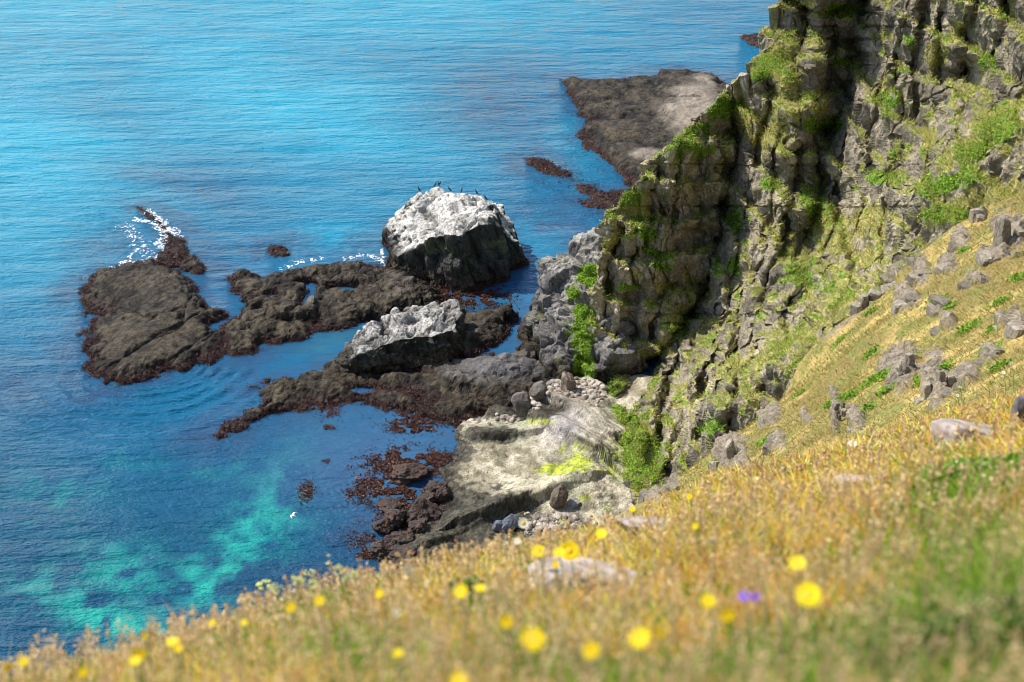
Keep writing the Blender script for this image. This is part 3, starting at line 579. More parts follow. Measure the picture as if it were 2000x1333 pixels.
def build_cliff():
    rows = np.linspace(-150, 1150, 980); nc = 900
    sx = np.interp(rows, SKY[:, 1], SKY[:, 0]); rk = np.random.default_rng(3); ky = [-150.]; kx = [0.]
    while ky[-1] < 760:                                  # broken, stepped skyline
        v = rk.uniform(-13, 13); ky += [ky[-1] + rk.uniform(3, 7), ky[-1] + rk.uniform(14, 40)]; kx += [v, v - rk.uniform(2, 8)]
    sx = sx + np.interp(rows, ky + [800.], kx + [0.])
    u = np.linspace(0, 1, nc); PXg = sx[:, None] + (2110 - sx[:, None]) * u[None]; PYg = np.repeat(rows[:, None], nc, 1)
    Y = fY(np.stack([PXg, PYg], -1))
    # ledges: bedding planes set the face back in steps as it climbs
    P = at_y(PXg, PYg, Y).astype(F32)
    bed = P[..., 2] * .23 + P[..., 0] * .05 + P[..., 1] * .02 + .35 * noise(P * F32(.06), 5)
    fr = bed - np.floor(bed); amp = .9 + .6 * noise(P * F32(.05), 6)
    Y = Y + amp * (sstep(0.0, .3, fr) - fr) * 3.4
    Y = Y + .7 * fbm(P * np.array([.16, .16, .05], F32), 3, 8) + 1.15 * gullies(PXg, PYg, 14 * noise(P * F32(.22), 19) + 6 * noise(P * F32(.7), 20))
    Q = P + 1.5 * noise(P * F32(.15), 9)[..., None] + P[..., 2:] * np.array([.12, -.1, 0], F32)
    Y = Y + .9 * np.exp(-(noise(Q * np.array([.14, .14, .03], F32), 14) / .11) ** 2) + .7 * np.exp(-(noise(Q * np.array([.4, .4, .07], F32), 15) / .14) ** 2)
    P = at_y(PXg, PYg, Y).astype(F32)
    # skirt behind the skyline so the headland is solid
    ns = 46; t = (np.arange(1, ns) / (ns - 1)) ** 1.3
    back = P[:, :1] + t[None, ::-1, None] * np.array([16, 34, 0], F32); zz = P[:, :1, 2] * (1 - t[None, ::-1] ** .75) - 3 * t[None, ::-1]
    back[..., 2] = np.minimum(P[:, :1, 2], zz); P = np.concatenate([back, P], 1).astype(F32)
    Ns = -grid_normals(blur(P, 6)); Ns = Ns.astype(F32)
    flip = (Ns[..., 1] > 0) & (Ns[..., 2] < 0); 
    if Ns[400, 500, 1] > 0: Ns = -Ns
    spec = [(6.5, 20, .7, 0, 0), (1.9, 9.0, .8, 0, 0), (.95, 4.0, .42, 0, 0)]; spec2 = [(.6, 1.5, .26, 0, 0), (.32, .45, .09, 0, 0)]
    px, py = proj(P)
    veg0 = np.maximum(gauss_list(px, py, GREEN), gauss_list(px, py, DRY))
    st_ = np.maximum(np.linalg.norm(np.gradient(P, axis=1), axis=-1), np.linalg.norm(np.gradient(P, axis=0), axis=-1)); st_ = blur(st_, 4)
    d, crack, r = fracture(P, Ns, spec, 501, (.12, -.10), st_)
    fine = np.clip(.16 / st_, 0, 1) ** 1.5
    d_, ck_, r_ = fracture(P, Ns, spec2, 601, (.12, -.10), st_); d = d * np.clip(.7 / st_, .3, 1) + d_; crack = np.maximum(crack, ck_ * .6); r = .6 * r + .4 * r_
    soft = sstep(.25, .75, veg0)
    d = d * (1 - .6 * soft); Nh = Ns * np.array([1, 1, .45], F32); Nh = Nh / np.linalg.norm(Nh, axis=-1, keepdims=True); P = P + Nh * d[..., None]
    N = -grid_normals(P)
    if N[400, 500, 1] > 0: N = -N
    Nb = blur(N, 2); px, py = proj(P)
    n1 = fbm(P * F32(.12), 4, 81); n2 = fbm(P * F32(.6), 4, 82); n3 = fbm(P * F32(2.5), 3, 83)
    green = gauss_list(px, py, GREEN); dry = gauss_list(px, py, DRY)
    slope = sstep(.34, .62, Nb[..., 2] + .15 * n2)
    nn = n2 * .9 + n3 * .35; gm = sstep(.40, .58, green * 1.0 + nn + .45 * (slope - .35)) * sstep(.03, .16, green + .3 * slope); dm = sstep(.33, .55, np.maximum(dry * 1.05 + nn * .9 + .45 * (slope - .35), slope * 1.0 + .5 * n1 + nn * .9 + .02))
    cell = r
    rock = lerp((.09, .076, .053), (.46, .385, .27), np.clip(.55 * cell + .45 * sstep(-.5, .5, n1 + .5 * n3), 0, 1))
    rock = lerp(rock, np.broadcast_to(np.array((.17, .18, .06), F32), rock.shape), .6 * sstep(.0, .5, n2 + .3 * n1))      # lichen
    rock = lerp(rock, np.broadcast_to(np.array((.40, .35, .25), F32), rock.shape), .45 * np.exp(-((px - 1450) / 110) ** 2 - ((py - 520) / 260) ** 2) * sstep(-.2, .5, n3))  # sunlit flank of the second buttress, its light put into the rock colour
    rock = rock * (1 - .6 * crack)[..., None]
    wet = sstep(3.2, 1.2, P[..., 2] + n1); rock = lerp(rock, np.broadcast_to(np.array((.05, .048, .04), F32), rock.shape), .7 * wet)
    dryc = lerp((.20, .20, .05), (.46, .38, .13), sstep(-.4, .5, n2 + .4 * n1)); dryc = lerp(dryc, np.broadcast_to(np.array((.11, .16, .035), F32), dryc.shape), .5 * sstep(-.2, .4, n3))
    grc = lerp((.05, .11, .012), (.17, .27, .03), sstep(-.4, .5, n3))
    c = lerp(rock, dryc, dm * .9); c = lerp(c, grc, gm)
    nr, ncx = P.shape[:2]
    Fc = grid_faces(nr, ncx); V = P.reshape(-1, 3); Fc = Fc[(V[Fc, 2].max(1) > -.5)]
    V2, Fc, c2 = compact(V, Fc, c.reshape(-1, 3))
    o = mesh_np('cliff', V2, Fc, c2, ROCK); tag(o, 'tall fractured grey cliff with grassy ledges falling to the sea', 'cliff', kind='structure')
    CLIFF.update(P=V, N=Nb.reshape(-1, 3), g=(gm * (V[:, 2].reshape(gm.shape) > .5)).ravel(), d=(dm * (V[:, 2].reshape(gm.shape) > .5)).ravel(), px=px.ravel(), py=py.ravel(), shape=P.shape)
build_cliff()

# ------------------------------------------------------------------ scattering of small leaf like faces (stuff)
def blades(name, P, N, L, W, col, mat, lean=.5, up=1.0, seed=1, curve=.4, label=None, cat=None, kind='stuff', direction=None, parent=None):
    """one curved blade (two quads) at each point"""
    rg = np.random.default_rng(seed); n = len(P); P = np.asarray(P, F32)
    a = rg.uniform(0, 2 * math.pi, n); side = np.stack([np.cos(a), np.sin(a), np.zeros(n)], -1)
    b = rg.uniform(0, 2 * math.pi, n); ln = rg.uniform(0, 1, n) ** .7 * lean
    D = np.stack([np.cos(b) * ln, np.sin(b) * ln, np.full(n, up)], -1) + np.asarray(N) * .35
    if direction is not None: D = D + np.asarray(direction) * rg.uniform(.3, 1, n)[:, None]
    D /= np.linalg.norm(D, axis=1, keepdims=True)
    side = np.cross(side, D); side /= np.linalg.norm(side, axis=1, keepdims=True) + 1e-9
    L = np.broadcast_to(L, n)[:, None]; W = np.broadcast_to(W, n)[:, None]
    droop = np.stack([np.cos(b), np.sin(b), -np.full(n, .5)], -1) * curve * rg.uniform(.2, 1, n)[:, None]
    m1 = P + D * L * .5 + droop * L * .12; m2 = P + D * L + droop * L * .45
    V = np.stack([P - side * W * .4, P + side * W * .4, m1 - side * W * .5, m1 + side * W * .5, m2 - side * W * .12, m2 + side * W * .12], 1)
    i = np.arange(n)[:, None] * 6
    Fq = np.concatenate([i + [0, 1, 3, 2], i + [2, 3, 5, 4]], 0)
    c = np.repeat(np.asarray(col, F32)[:, None], 6, 1)
    o = mesh_np(name, V.reshape(-1, 3), Fq, c.reshape(-1, 3), mat, parent=parent)
    if label: tag(o, label, cat, kind=kind)
    return o
def leaves(name, P, N, size, col, mat, seed=1, flat=.5, label=None, cat=None, kind='stuff', group=None, parent=None, asp=.6, origin=None):
    """a small bent diamond at each point, facing roughly along N"""
    rg = np.random.default_rng(seed); n = len(P); P = np.asarray(P, F32)
    nn = np.asarray(N) * flat + rg.normal(0, .5, (n, 3)); nn /= np.linalg.norm(nn, axis=1, keepdims=True)
    t = np.cross(nn, rg.normal(0, 1, (n, 3))); t /= np.linalg.norm(t, axis=1, keepdims=True); s = np.cross(nn, t)
    size = np.broadcast_to(size, n)[:, None]
    V = np.stack([P - t * size * .5, P + s * size * .5 * asp + nn * size * .1, P + t * size * .5 + nn * size * .15, P - s * size * .5 * asp + nn * size * .1], 1)
    Fq = np.arange(n)[:, None] * 4 + [0, 1, 2, 3]
    o = mesh_np(name, V.reshape(-1, 3), Fq, np.repeat(np.asarray(col, F32), 4, 0), mat, parent=parent, origin=origin)
    if label: tag(o, label, cat, kind=kind, group=group)
    return o
def mixcol(rg, n, A, B, var=.25):
    t = rg.uniform(0, 1, n)[:, None]; c = np.array(A) * (1 - t) + np.array(B) * t
    return np.clip(c * (1 + rg.normal(0, var, (n, 1))), .002, .95)

def spur_plants():
    rg = np.random.default_rng(23); P = REEFS['spur'][2].reshape(-1, 3); px, py = proj(P); m = np.nonzero((gauss_list(px, py, SPURG) + .4 * fbm(P * F32(.9), 4, 71) > .5) & (P[:, 2] > 1))[0]; n = 7000; q = P[rg.choice(m, n)]
    leaves('spur_plants', q + rg.normal(0, .1, (n, 3)) + [0, 0, .12], np.broadcast_to([-.2, -.2, 1.], q.shape), rg.uniform(.1, .28, n), mixcol(rg, n, (.09, .19, .012), (.34, .50, .04), .2), LEAF, 33, .6, 'bright green leafy plants on the pale rock spur beside the cliff', 'plants')
def cliff_plants():
    rg = np.random.default_rng(21); P, N = CLIFF['P'], CLIFF['N']
    vis = (CLIFF['px'] < 2030) & (CLIFF['py'] > -30)
    for key, nm, n, A, B, sz, lab, cat in (('g', 'ledge_plants', 60000, (.09, .19, .012), (.34, .50, .04), (.10, .28), 'bright green leafy plants on the cliff ledges', 'plants'),
                                           ('d', 'ledge_grass', 70000, (.28, .29, .06), (.58, .50, .17), (.15, .4), 'dry olive and straw coloured grass on the cliff ledges', 'grass')):
        w_ = (CLIFF[key] > .55) & vis; idx = np.nonzero(w_)[0]; idx = rg.choice(idx, n)
        q = P[idx] + rg.normal(0, .12, (n, 3)).astype(F32)
        c = mixcol(rg, n, A, B, .2)
        if key == 'g': leaves(nm, q + N[idx] * rg.uniform(0, .35, (n, 1)), N[idx] + [0, 0, .6], rg.uniform(*sz, n), c, LEAF, 31, .6, lab, cat)
        else: blades(nm, q, N[idx] * .6, rg.uniform(.25, .6, n), rg.uniform(.05, .10, n), c, GRASS, 1.0, .6, 32, .6, lab, cat)
cliff_plants(); spur_plants()

OUT = [ # photo x, y of the foot, width, height in px, label
 (1762,752,78,92,'tall blocky outcrop of upright columns halfway along the hillside, leftmost of the big pair'),
 (1828,775,56,108,'tall grey outcrop with a flat square block on top, right of the leftmost big outcrop'),
 (1884,755,58,46,'squat brown grey outcrop right of the flat topped outcrop'),
 (1772,602,46,46,'square jointed grey block on the hillside under the ridge, above the tall outcrops'),
 (1832,608,32,34,'single upright grey block in the middle of the hillside'),
 (1850,640,34,24,'low broken stones just below the single upright block'),
 (1797,550,34,70,'pale slanted column outcrop at the hillside edge'),
 (1853,528,36,36,'pale leaning boulder outcrop near the upper hillside edge'),
 (1908,552,50,26,'cluster of small pale slabs on the upper hillside'),
 (1960,640,24,30,'small pink grey stone near the right side of the hillside'),
 (1990,650,34,50,'dark rounded brown outcrop cut by the right edge of the picture'),
 (1975,478,64,74,'dark cracked outcrop high on the hillside at the right edge'),
 (1945,506,70,34,'stepped row of flat grey stones under the highest dark outcrop'),
 (1912,432,28,40,'upright pale stone on the ridge line near the top of the hillside'),
 (1878,482,36,44,'pale leaning slab between the ridge line and the small pale slabs'),
 (1425,905,64,72,'jagged grey outcrop at the lower left end of the hillside'),
 (1455,925,26,36,'narrow stone leaning on the jagged lower left outcrop'),
 (1518,876,36,38,'dark purple grey boulder beside bright green plants'),
 (1505,826,44,44,'grey stones on the hillside edge above the dark purple boulder'),
 (1634,832,16,76,'thin upright rock rib in the lower hillside grass'),
 (1676,838,26,44,'small pointed grey stone right of the thin rock rib'),
 (1580,825,20,15,'small flat pale slab lying alone in the grass'),
 (1932,702,36,36,'weathered pale outcrop among plants at the right of the hillside'),
 (1275,975,52,44,'brown grey rubble outcrop where the hillside meets the beach'),
 (1310,945,34,38,'stacked grey blocks above the lowest rubble outcrop'),
 (1730,545,30,24,'pale stones right on the hillside edge above the scree'),
 (1680,585,54,48,'wide grey ledge block on the edge over the cliff'),
 (1640,560,0,0,''),
]
# ------------------------------------------------------------------ grassy slope in the middle distance
MED = np.array([(2100,340),(2000,375),(1900,422),(1840,455),(1790,492),(1760,520),(1720,565),(1660,615),(1600,665),(1555,725),(1530,790),(1470,838),(1400,885),(1330,932),(1280,960),(1240,985)], float)
MEY = np.array([90,89,87,87,86.5,86,85,84,83,82.5,82,80.5,77,73.5,71,69.5])
mup = at_y(MED[:, 0], MED[:, 1], MEY)
mid_pts = at_y(*[np.array(c, float) for c in zip(*[(2100,500,70),(2000,500,72),(1900,520,74),(1800,600,72),(1700,660,72),(1620,740,71),(1550,800,72),(1450,860,72),(1350,940,68),
   (2100,640,50),(2000,640,52),(1900,680,54),(1800,720,56),(1700,760,58),(1600,800,61),(1500,870,63),(1400,930,62),(2100,760,34),(2000,740,38),(1800,800,44),(1600,870,50),(1400,980,52),(1250,1060,56),(1600,960,38),(2100,900,24),(1900,950,26),(1300,1150,44)])])
MC = np.concatenate([mup, mid_pts]); fM = rbf(MC[:, :2], MC[:, 2])
mpoly = np.concatenate([mup[:, :2], at_y(np.array([1200., 1300, 2300, 2300]), np.array([1060., 1300, 1000, 300]), np.array([56., 30, 18, 92]))[:, :2]])
def slope_z(P2):
    P3 = np.concatenate([P2, P2[..., :1] * 0], -1).astype(F32)
    T = fM(P2) + .6 * fbm(P3 * F32(.12), 3, 101) + .32 * fbm(P3 * F32(.55), 4, 102)
    sd = sdf_poly(P2, mpoly) + .5 * fbm(P3 * F32(.4), 3, 103)
    return np.where(sd < 0, T + sd * 2.2, T), sd
def build_slope():
    st = .16; xs = np.arange(-8, 48, st); ys = np.arange(22, 98, st); X, Y = np.meshgrid(xs, ys); P2 = np.stack([X, Y], -1)
    Z, sd = slope_z(P2); P = np.stack([X, Y, Z], -1).astype(F32); N0 = grid_normals(P).astype(F32)
    d, crack, r = fracture(P, N0, [(2.4, 3.0, .9, .9, .25), (.9, 1.1, .35, .4, .1)], 777, (.1, .1))
    px, py = proj(P)
    n2 = fbm(P * F32(.35), 4, 105); n3 = fbm(P * F32(1.5), 3, 106)
    rockm = sstep(0, -.8, sd + .3 * n2); scree = gauss_list(px, py, [(1640,625,80,22,-38),(1560,690,60,14,-40)]); P = P + N0 * (d * rockm)[..., None]
    rm = gauss_list(px, py, [(cx, cy - h_ * .35, w_ * .62, h_ * .62, 0) for (cx, cy, w_, h_, l_) in OUT if l_]); rm = sstep(.40, .62, rm + .35 * n3)
    d2, ck2, r2 = fracture(P, N0, [(1.5, 2.2, .85, 0, 0), (.6, .9, .32, 0, 0)], 778, (.1, .1)); P = P + (N0 + np.array([0, 0, .2], F32)) * ((.7 * d2 + .05) * rm)[..., None]; r = np.where(rm > .3, r2, r)
    turf = lerp((.22, .17, .06), (.46, .33, .12), sstep(-.4, .5, n2)); turf = lerp(turf, np.broadcast_to(np.array((.13, .16, .04), F32), turf.shape), .75 * sstep(-.25, .35, n3 + .3 * n2))
    rock = lerp((.12, .11, .095), (.34, .30, .26), r)
    rock = rock * np.array((.82, .76, .64), F32); c = lerp(turf, rock, np.maximum.reduce([rockm, sstep(.4, .7, scree + .3 * n3) * .8, rm]))
    keep = (Z > -1); Fc = grid_faces(*X.shape); V = P.reshape(-1, 3); k = (sd.reshape(-1)[Fc].max(1) > -22) & (V[Fc, 2].max(1) > 0)
    V, Fc, c = compact(V, Fc[k], c.reshape(-1, 3))
    o = mesh_np('hillside', V, Fc, c, SOIL, smooth=False); tag(o, 'dry golden grass hillside dropping towards the cliff', 'hillside', kind='structure')
build_slope()
def hit_slope(px, py):
    """walk along the photo ray until it meets the hillside"""
    best = None
    ys = np.linspace(30, 95, 900); p = at_y(np.full(900, float(px)), np.full(900, float(py)), ys); z, sd = slope_z(p[:, :2])
    m = np.nonzero((p[:, 2] < z) & (sd > -.6))[0]
    return (p[m[0]] if len(m) else None)
def slope_plants():
    rg = np.random.default_rng(5); n = 150000
    # sample in the visible wedge
    y = rg.uniform(30, 92, n); x = rg.uniform(8, 46, n); P2 = np.stack([x, y], -1); z, sd = slope_z(P2); P = np.stack([x, y, z], -1)
    px, py = proj(P); ok = (sd > -.5) & (px < 2040) & (px > 1200); P = P[ok].astype(F32); n = len(P)
    n2 = fbm(P * F32(.35), 4, 105); n3 = fbm(P * F32(1.5), 3, 106); N = np.broadcast_to(np.array([-.35, .4, .85]), P.shape)
    px, py = proj(P); scree = gauss_list(px, py, [(1640,625,80,22,-38),(1560,690,60,14,-40)])
    c = mixcol(rg, n, (.42, .29, .09), (.76, .56, .22), .2); gr = sstep(-.35, .25, n3 + .5 * n2 + .28) * rg.uniform(0, 1, n); c = lerp(c, np.broadcast_to(np.array((.15, .18, .03), F32), c.shape), gr * .85)
    rm = gauss_list(px, py, [(cx, cy - h_ * .35, w_ * .55, h_ * .55, 0) for (cx, cy, w_, h_, l_) in OUT if l_]); k = rg.uniform(0, 1, n) > np.maximum(scree, rm * 1.3); P, N, c, n3 = P[k], N[k], c[k], n3[k]; n = len(P)
    far = P[:, 1] / 90
    blades('hillside_grass', P - np.array([0, 0, .03], F32), N * .3, rg.uniform(.10, .32, n), rg.uniform(.018, .04, n) * (.5 + far), c * (1 + .45 * n3)[:, None], GRASS, 1.6, .8, 6, .8, 'short dry straw coloured grass over the hillside', 'grass')
    G = [(1710,735,26,22),(1735,760,20,12),(1500,850,18,30),(1490,810,12,16),(1560,640,14,8),(1640,665,12,8),(1690,560,14,8),(1700,610,12,8),(1830,590,18,14),(1850,600,12,12),(1990,540,16,16),(1950,590,12,12),(1890,640,16,14),(1800,740,14,22),(1840,720,16,12),(1650,770,14,22),(1620,790,10,12),(1810,465,22,8),(1880,490,10,8),(1780,700,10,12),(1945,640,14,10),(1700,690,12,8),(1930,690,14,10),(1950,720,12,10),(1390,905,10,10),(1690,800,12,16),(1560,770,8,8),(1580,620,10,8)]
    A = []
    for (cx, cy, rx, ry) in G:
        h = hit_slope(cx, cy + ry * .4)
        if h is None: continue
        s = h[1] / (FPX * .86); k = int(90 + rx * ry * .9); q = rg.normal(0, 1, (k, 3)) * [rx * s * .55, ry * s * .9, 0]; q2 = h[:2] + q[:, :2]; zz, sd = slope_z(q2)
        A.append(np.concatenate([q2, (zz + rg.uniform(0, .3, k))[:, None]], 1))
    A = np.concatenate(A); n = len(A)
    leaves('hillside_plants', A, np.broadcast_to([-.2, -.2, 1.], A.shape), rg.uniform(.08, .22, n), mixcol(rg, n, (.07, .16, .012), (.26, .42, .03), .2), LEAF, 8, .6, 'bright green leafy plants growing among the hillside rocks', 'plants')
slope_plants()

# ------------------------------------------------------------------ cut stone: convex body from random planes
import bmesh
def ico(sub):
    bm = bmesh.new(); bmesh.ops.create_icosphere(bm, subdivisions=sub, radius=1)
    V = np.array([v.co[:] for v in bm.verts]); Fc = np.array([[v.index for v in f.verts] for f in bm.faces]); bm.free(); return V, Fc
ICO = {s: ico(s) for s in (2, 3, 4, 5)}
def stone(size, rg, sub=4, planes=13, boxy=.6, rough=.03):
    D, Fc = ICO[sub]; size = np.asarray(size, float)
    n = rg.normal(0, 1, (planes, 3)); n /= np.linalg.norm(n, axis=1, keepdims=True); d = rg.uniform(.72, 1.0, planes)
    ax = np.concatenate([np.eye(3), -np.eye(3)]) + rg.normal(0, .14, (6, 3)); ax /= np.linalg.norm(ax, axis=1, keepdims=True)
    if boxy > .45: n = np.concatenate([n, ax]); d = np.concatenate([d + boxy * .25, rg.uniform(.62, .8, 6)])
    dot = D @ n.T; r = np.min(np.where(dot > .05, d / np.maximum(dot, .05), 9), 1)
    V = D * np.minimum(r, 1.12)[:, None]; V = V * (1 + rough * fbm((V * 3 + rg.uniform(0, 50, 3)).astype(F32), 3, 5))[:, None]
    return V * size, Fc
def merge(parts):
    V, Fa, c, o = [], [], [], 0
    for v, f, cc in parts: V.append(v); Fa.append(f + o); c.append(np.broadcast_to(cc, v.shape)); o += len(v)
    return np.concatenate(V), np.concatenate(Fa), np.concatenate(c)
def rot(V, ax, ay, az):
    for a, (i, j) in ((ax, (1, 2)), (ay, (2, 0)), (az, (0, 1))):
        c, s = math.cos(a), math.sin(a); W = V.copy(); W[:, i] = V[:, i] * c - V[:, j] * s; W[:, j] = V[:, i] * s + V[:, j] * c; V = W
    return V
def outcrops():
    rg = np.random.default_rng(44)
    for (cx, cy, w_, h_, lab) in OUT:
        if not lab: continue
        p = hit_slope(cx, cy - 2)
        if p is None:
            p = hit_slope(cx + 12, cy + 14)
            if p is None: print('MISS', lab); continue
        s = np.linalg.norm(p - [0, 0, H]) / FPX; W, Hh = w_ * s * 1.0, h_ * s * .95
        parts = []; nb = max(2, int(w_ / 13)) + (1 if h_ > 60 else 0)
        for k in range(nb):
            fx = ((k + .5) / nb - .5) * .85 + rg.normal(0, .06); big = rg.uniform(.6, 1.5) if k else 1.5; hh = Hh * np.clip(rg.uniform(.45, .9) * big, .3, 1.05) * (1 - .5 * abs(fx)); bw = W / nb * rg.uniform(.95, 1.35) * big
            nst = max(1, int(round(hh / (bw * 1.8)))); z0 = -.4 - .3 * rg.uniform(0, 1); dy = rg.uniform(-.5, .5) * min(W, Hh) * .6
            for q in range(nst):
                bh = hh / nst * rg.uniform(.9, 1.15)
                V, Fc = stone((bw * .62 * rg.uniform(.8, 1.1), bw * .75, bh * .66), rg, 3, 9, .8, .02)
                V = rot(V, rg.normal(0, .08), rg.normal(-.12, .08), rg.normal(.3, .25))
                V = V + [fx * W + .18 * (z0 + bh / 2) + rg.normal(0, .05), dy * .6 + rg.normal(0, .1) + .15 * (z0 + bh / 2), z0 + bh / 2]
                dx = fx * W; gz = float(slope_z((p[:2] + [dx, dy * .6])[None])[0][0]) - p[2]
                V[:, 2] += gz * .85
                g = rg.uniform(.6, 1.25); parts.append((V, Fc, np.array((.235, .20, .15)) * g)); z0 += bh * .92
        V, Fc, c = merge(parts); mesh_np('rock_outcrop', V + p, Fc, c, STONE, origin=p); tag(COL.objects[-1], lab, 'rock outcrop', 'rock outcrops on the dry hillside')
outcrops()

# boulders on the shore
def reef_h(key, x, y):
    xs, ys, P = REEFS[key]; i = int(np.clip(np.searchsorted(ys, y), 0, len(ys) - 1)); j = int(np.clip(np.searchsorted(xs, x), 0, len(xs) - 1)); return float(P[i, j, 2])
def boulder(px, py, w_, h_, lab, col, key='shore', grp='boulders lying on the shore platform', sub=4, cat='boulder', kelp=False):
    rg = np.random.default_rng(int(px * 7 + py)); q = at_z(px, py + h_ * .3, .8); z = max(0.0, reef_h(key, q[0], q[1])) if key else 0
    s = np.linalg.norm(q - [0, 0, H]) / FPX; V, Fc = stone((w_ * s * .62, w_ * s * .55, h_ * s * .68), rg, 5 if kelp else sub, 22, .4, .26 if kelp else .10); V = rot(V, .1, .15, rg.uniform(0, 3))
    V = V + [q[0], q[1], z + h_ * s * .32]; n = fbm((V * 1.5).astype(F32), 3, 9); c = np.array(col) * (1 + .5 * n)[:, None]; c = lerp(c, np.broadcast_to(np.array((.11, .05, .03)), c.shape), (.8 * sstep(-.1, .35, fbm((V * 3.1).astype(F32), 3, 19))) if kelp else 0.)
    o = mesh_np('boulder', V, Fc, c, REEF if kelp else STONE, origin=(q[0], q[1], z)); tag(o, lab, cat, grp); return o
boulder(1108, 762, 30, 42, 'brown pointed boulder standing below the tall cliff corner', (.2, .16, .12))
boulder(1052, 782, 34, 30, 'dark grey boulder lying left of the brown pointed boulder', (.15, .13, .11))
boulder(1020, 800, 34, 42, 'dark wedge shaped boulder at the edge of the weedy reef', (.12, .10, .09))
boulder(1090, 985, 30, 40, 'dark brown upright boulder on pale rock near the hillside grass', (.13, .10, .07))
boulder(995, 1022, 28, 34, 'larger of two blue grey boulders behind the meadow edge', (.13, .14, .17))
boulder(972, 1028, 20, 20, 'smaller of two blue grey boulders behind the meadow edge', (.12, .13, .16))
boulder(1078, 742, 22, 16, 'small flat grey stone at the foot of the pale spur', (.2, .18, .16))
boulder(1120, 990, 0.1 + 22, 14, 'low grey stone right of the dark brown upright boulder', (.28, .27, .25))
def pebbles():
    rg = np.random.default_rng(9); parts = []
    for (cx, cy, rx, ry, n) in ((1085, 775, 60, 22, 110), (1110, 745, 40, 12, 60), (1075, 1028, 60, 16, 130), (1000, 815, 50, 12, 40), (1150, 775, 30, 25, 80)):
        for k in range(n):
            px, py = rg.normal(cx, rx * .55), rg.normal(cy, ry * .55); q = at_z(px, py, 1.0); z = reef_h('shore', q[0], q[1])
            if z < .3: continue
            sz = rg.uniform(.12, .45) * rg.uniform(.6, 1.2); V, Fc = stone((sz, sz * rg.uniform(.6, 1), sz * rg.uniform(.5, .8)), rg, 2, 6, .3, 0)
            parts.append((rot(V, 0, 0, rg.uniform(0, 3)) + [q[0], q[1], z + sz * .2], Fc, np.array(((.34, .29, .23), (.22, .18, .14), (.42, .37, .31))[rg.integers(3)]) * rg.uniform(.7, 1.2)))
    V, Fc, c = merge(parts); tag(mesh_np('shingle', V, Fc, c, STONE), 'loose pale brown shingle along the cliff foot', 'shingle', kind='stuff')
pebbles()
KB = [(800,910,62,24,'long low weedy boulder, farthest out from the pale platform'),(848,942,34,22,'rounded black boulder touching the pale platform'),(866,955,32,26,'glossy black boulder right beside the pale platform'),(835,962,30,20,'small black boulder in the middle of the weedy cluster'),
      (822,990,54,32,'wide black boulder below the middle of the weedy cluster'),(770,1000,44,28,'dark boulder with brown weed on the seaward side'),(752,1015,36,24,'low dark boulder at the left side of the weedy cluster'),(818,1022,36,28,'dark round boulder left of the brown weed slope'),
      (785,1045,52,24,'flat black boulder near the lower end of the weedy cluster'),(752,1062,48,26,'weed covered boulder at the lower left of the cluster'),(795,1075,56,24,'lowest long dark boulder near the meadow grass'),(760,975,40,14,'thin weedy stone awash between the dark boulders')]
for (a, b, c_, d_, lab) in KB: boulder(a, b, c_, d_ * 1.1, lab, (.045, .038, .032), None, 'weed covered boulders in the inlet', 4, 'boulder', True)
boulder(940, 838, 40, 22, 'rounded dark boulder between the weedy reef and pale platform', (.06, .05, .04), None, 'weed covered boulders in the inlet', 4, 'boulder', True)

# ------------------------------------------------------------------ kelp on the reef edges and floating in the inlet
def kelp_fronds():
    rg = np.random.default_rng(12); A = []
    for k, per in (('left', 11000), ('arm', 2600), ('mid', 9000), ('lower', 8000), ('tongue', 2600), ('stack', 3600), ('far', 9000), ('islet', 1700), ('ledge', 2400), ('small', 500), ('farrock', 700), ('shore', 3000)):
        xs, ys, P = REEFS[k]; V = P.reshape(-1, 3); m = np.nonzero((V[:, 2] > -.25) & (V[:, 2] < .55))[0]; per = int(per * 1.5); i = rg.choice(m, per)
        A.append(V[i] + rg.normal(0, .18, (per, 3)) * [1, 1, .3] + [0, 0, .08])
    A = np.concatenate(A); A = A[A[:, 2] > .03]; px, py = proj(A); A = A[~((px > 1080) & (py > 560) & (px < 1300))]; n = len(A)
    leaves('kelp', A, np.broadcast_to([0, 0, 1.], A.shape), rg.uniform(.16, .42, n), mixcol(rg, n, (.022, .012, .011), (.10, .045, .036), .3), KELP, 3, .7, 'red brown kelp fronds fringing the reefs at the waterline', 'kelp', asp=.28)
kelp_fronds()
def kelp_raft(blobs, lab, n, seed, loc):
    rg = np.random.default_rng(seed); A = []
    for (cx, cy, rx, ry, wt) in blobs:
        k = int(n * wt * 1.5); q = at_z(rg.normal(cx, rx * .5, k), rg.normal(cy, ry * .5, k), .03); A.append(q)
    A = np.concatenate(A); nn = fbm((A * 1.1).astype(F32), 3, seed); A = A[nn > -.12]; A[:, 2] = rg.uniform(.03, .16, len(A)); m = len(A)
    o = leaves('kelp_raft', A, np.broadcast_to([0, 0, 1.], A.shape), rg.uniform(.12, .36, m), mixcol(rg, m, (.025, .013, .010), (.13, .05, .03), .3), KELP, seed, .9, lab, 'kelp raft', kind='stuff', group='kelp rafts floating in the inlet', asp=.5, origin=(*at_z(*loc)[:2], 0))
kelp_raft([(600,962,20,22,1)], 'small brown kelp raft alone in open water, farthest left', 380, 1, (600, 965))
kelp_raft([(720,945,26,14,.4),(700,965,22,14,.4),(745,985,30,8,.3)], 'scattered brown kelp raft left of the black boulders', 1100, 2, (710, 960))
kelp_raft([(800,905,80,28,1.0),(770,960,60,30,.9),(860,893,30,10,.3),(820,1000,70,40,.9)], 'wide kelp raft wrapped round the long low weedy boulder', 6500, 3, (800, 920))
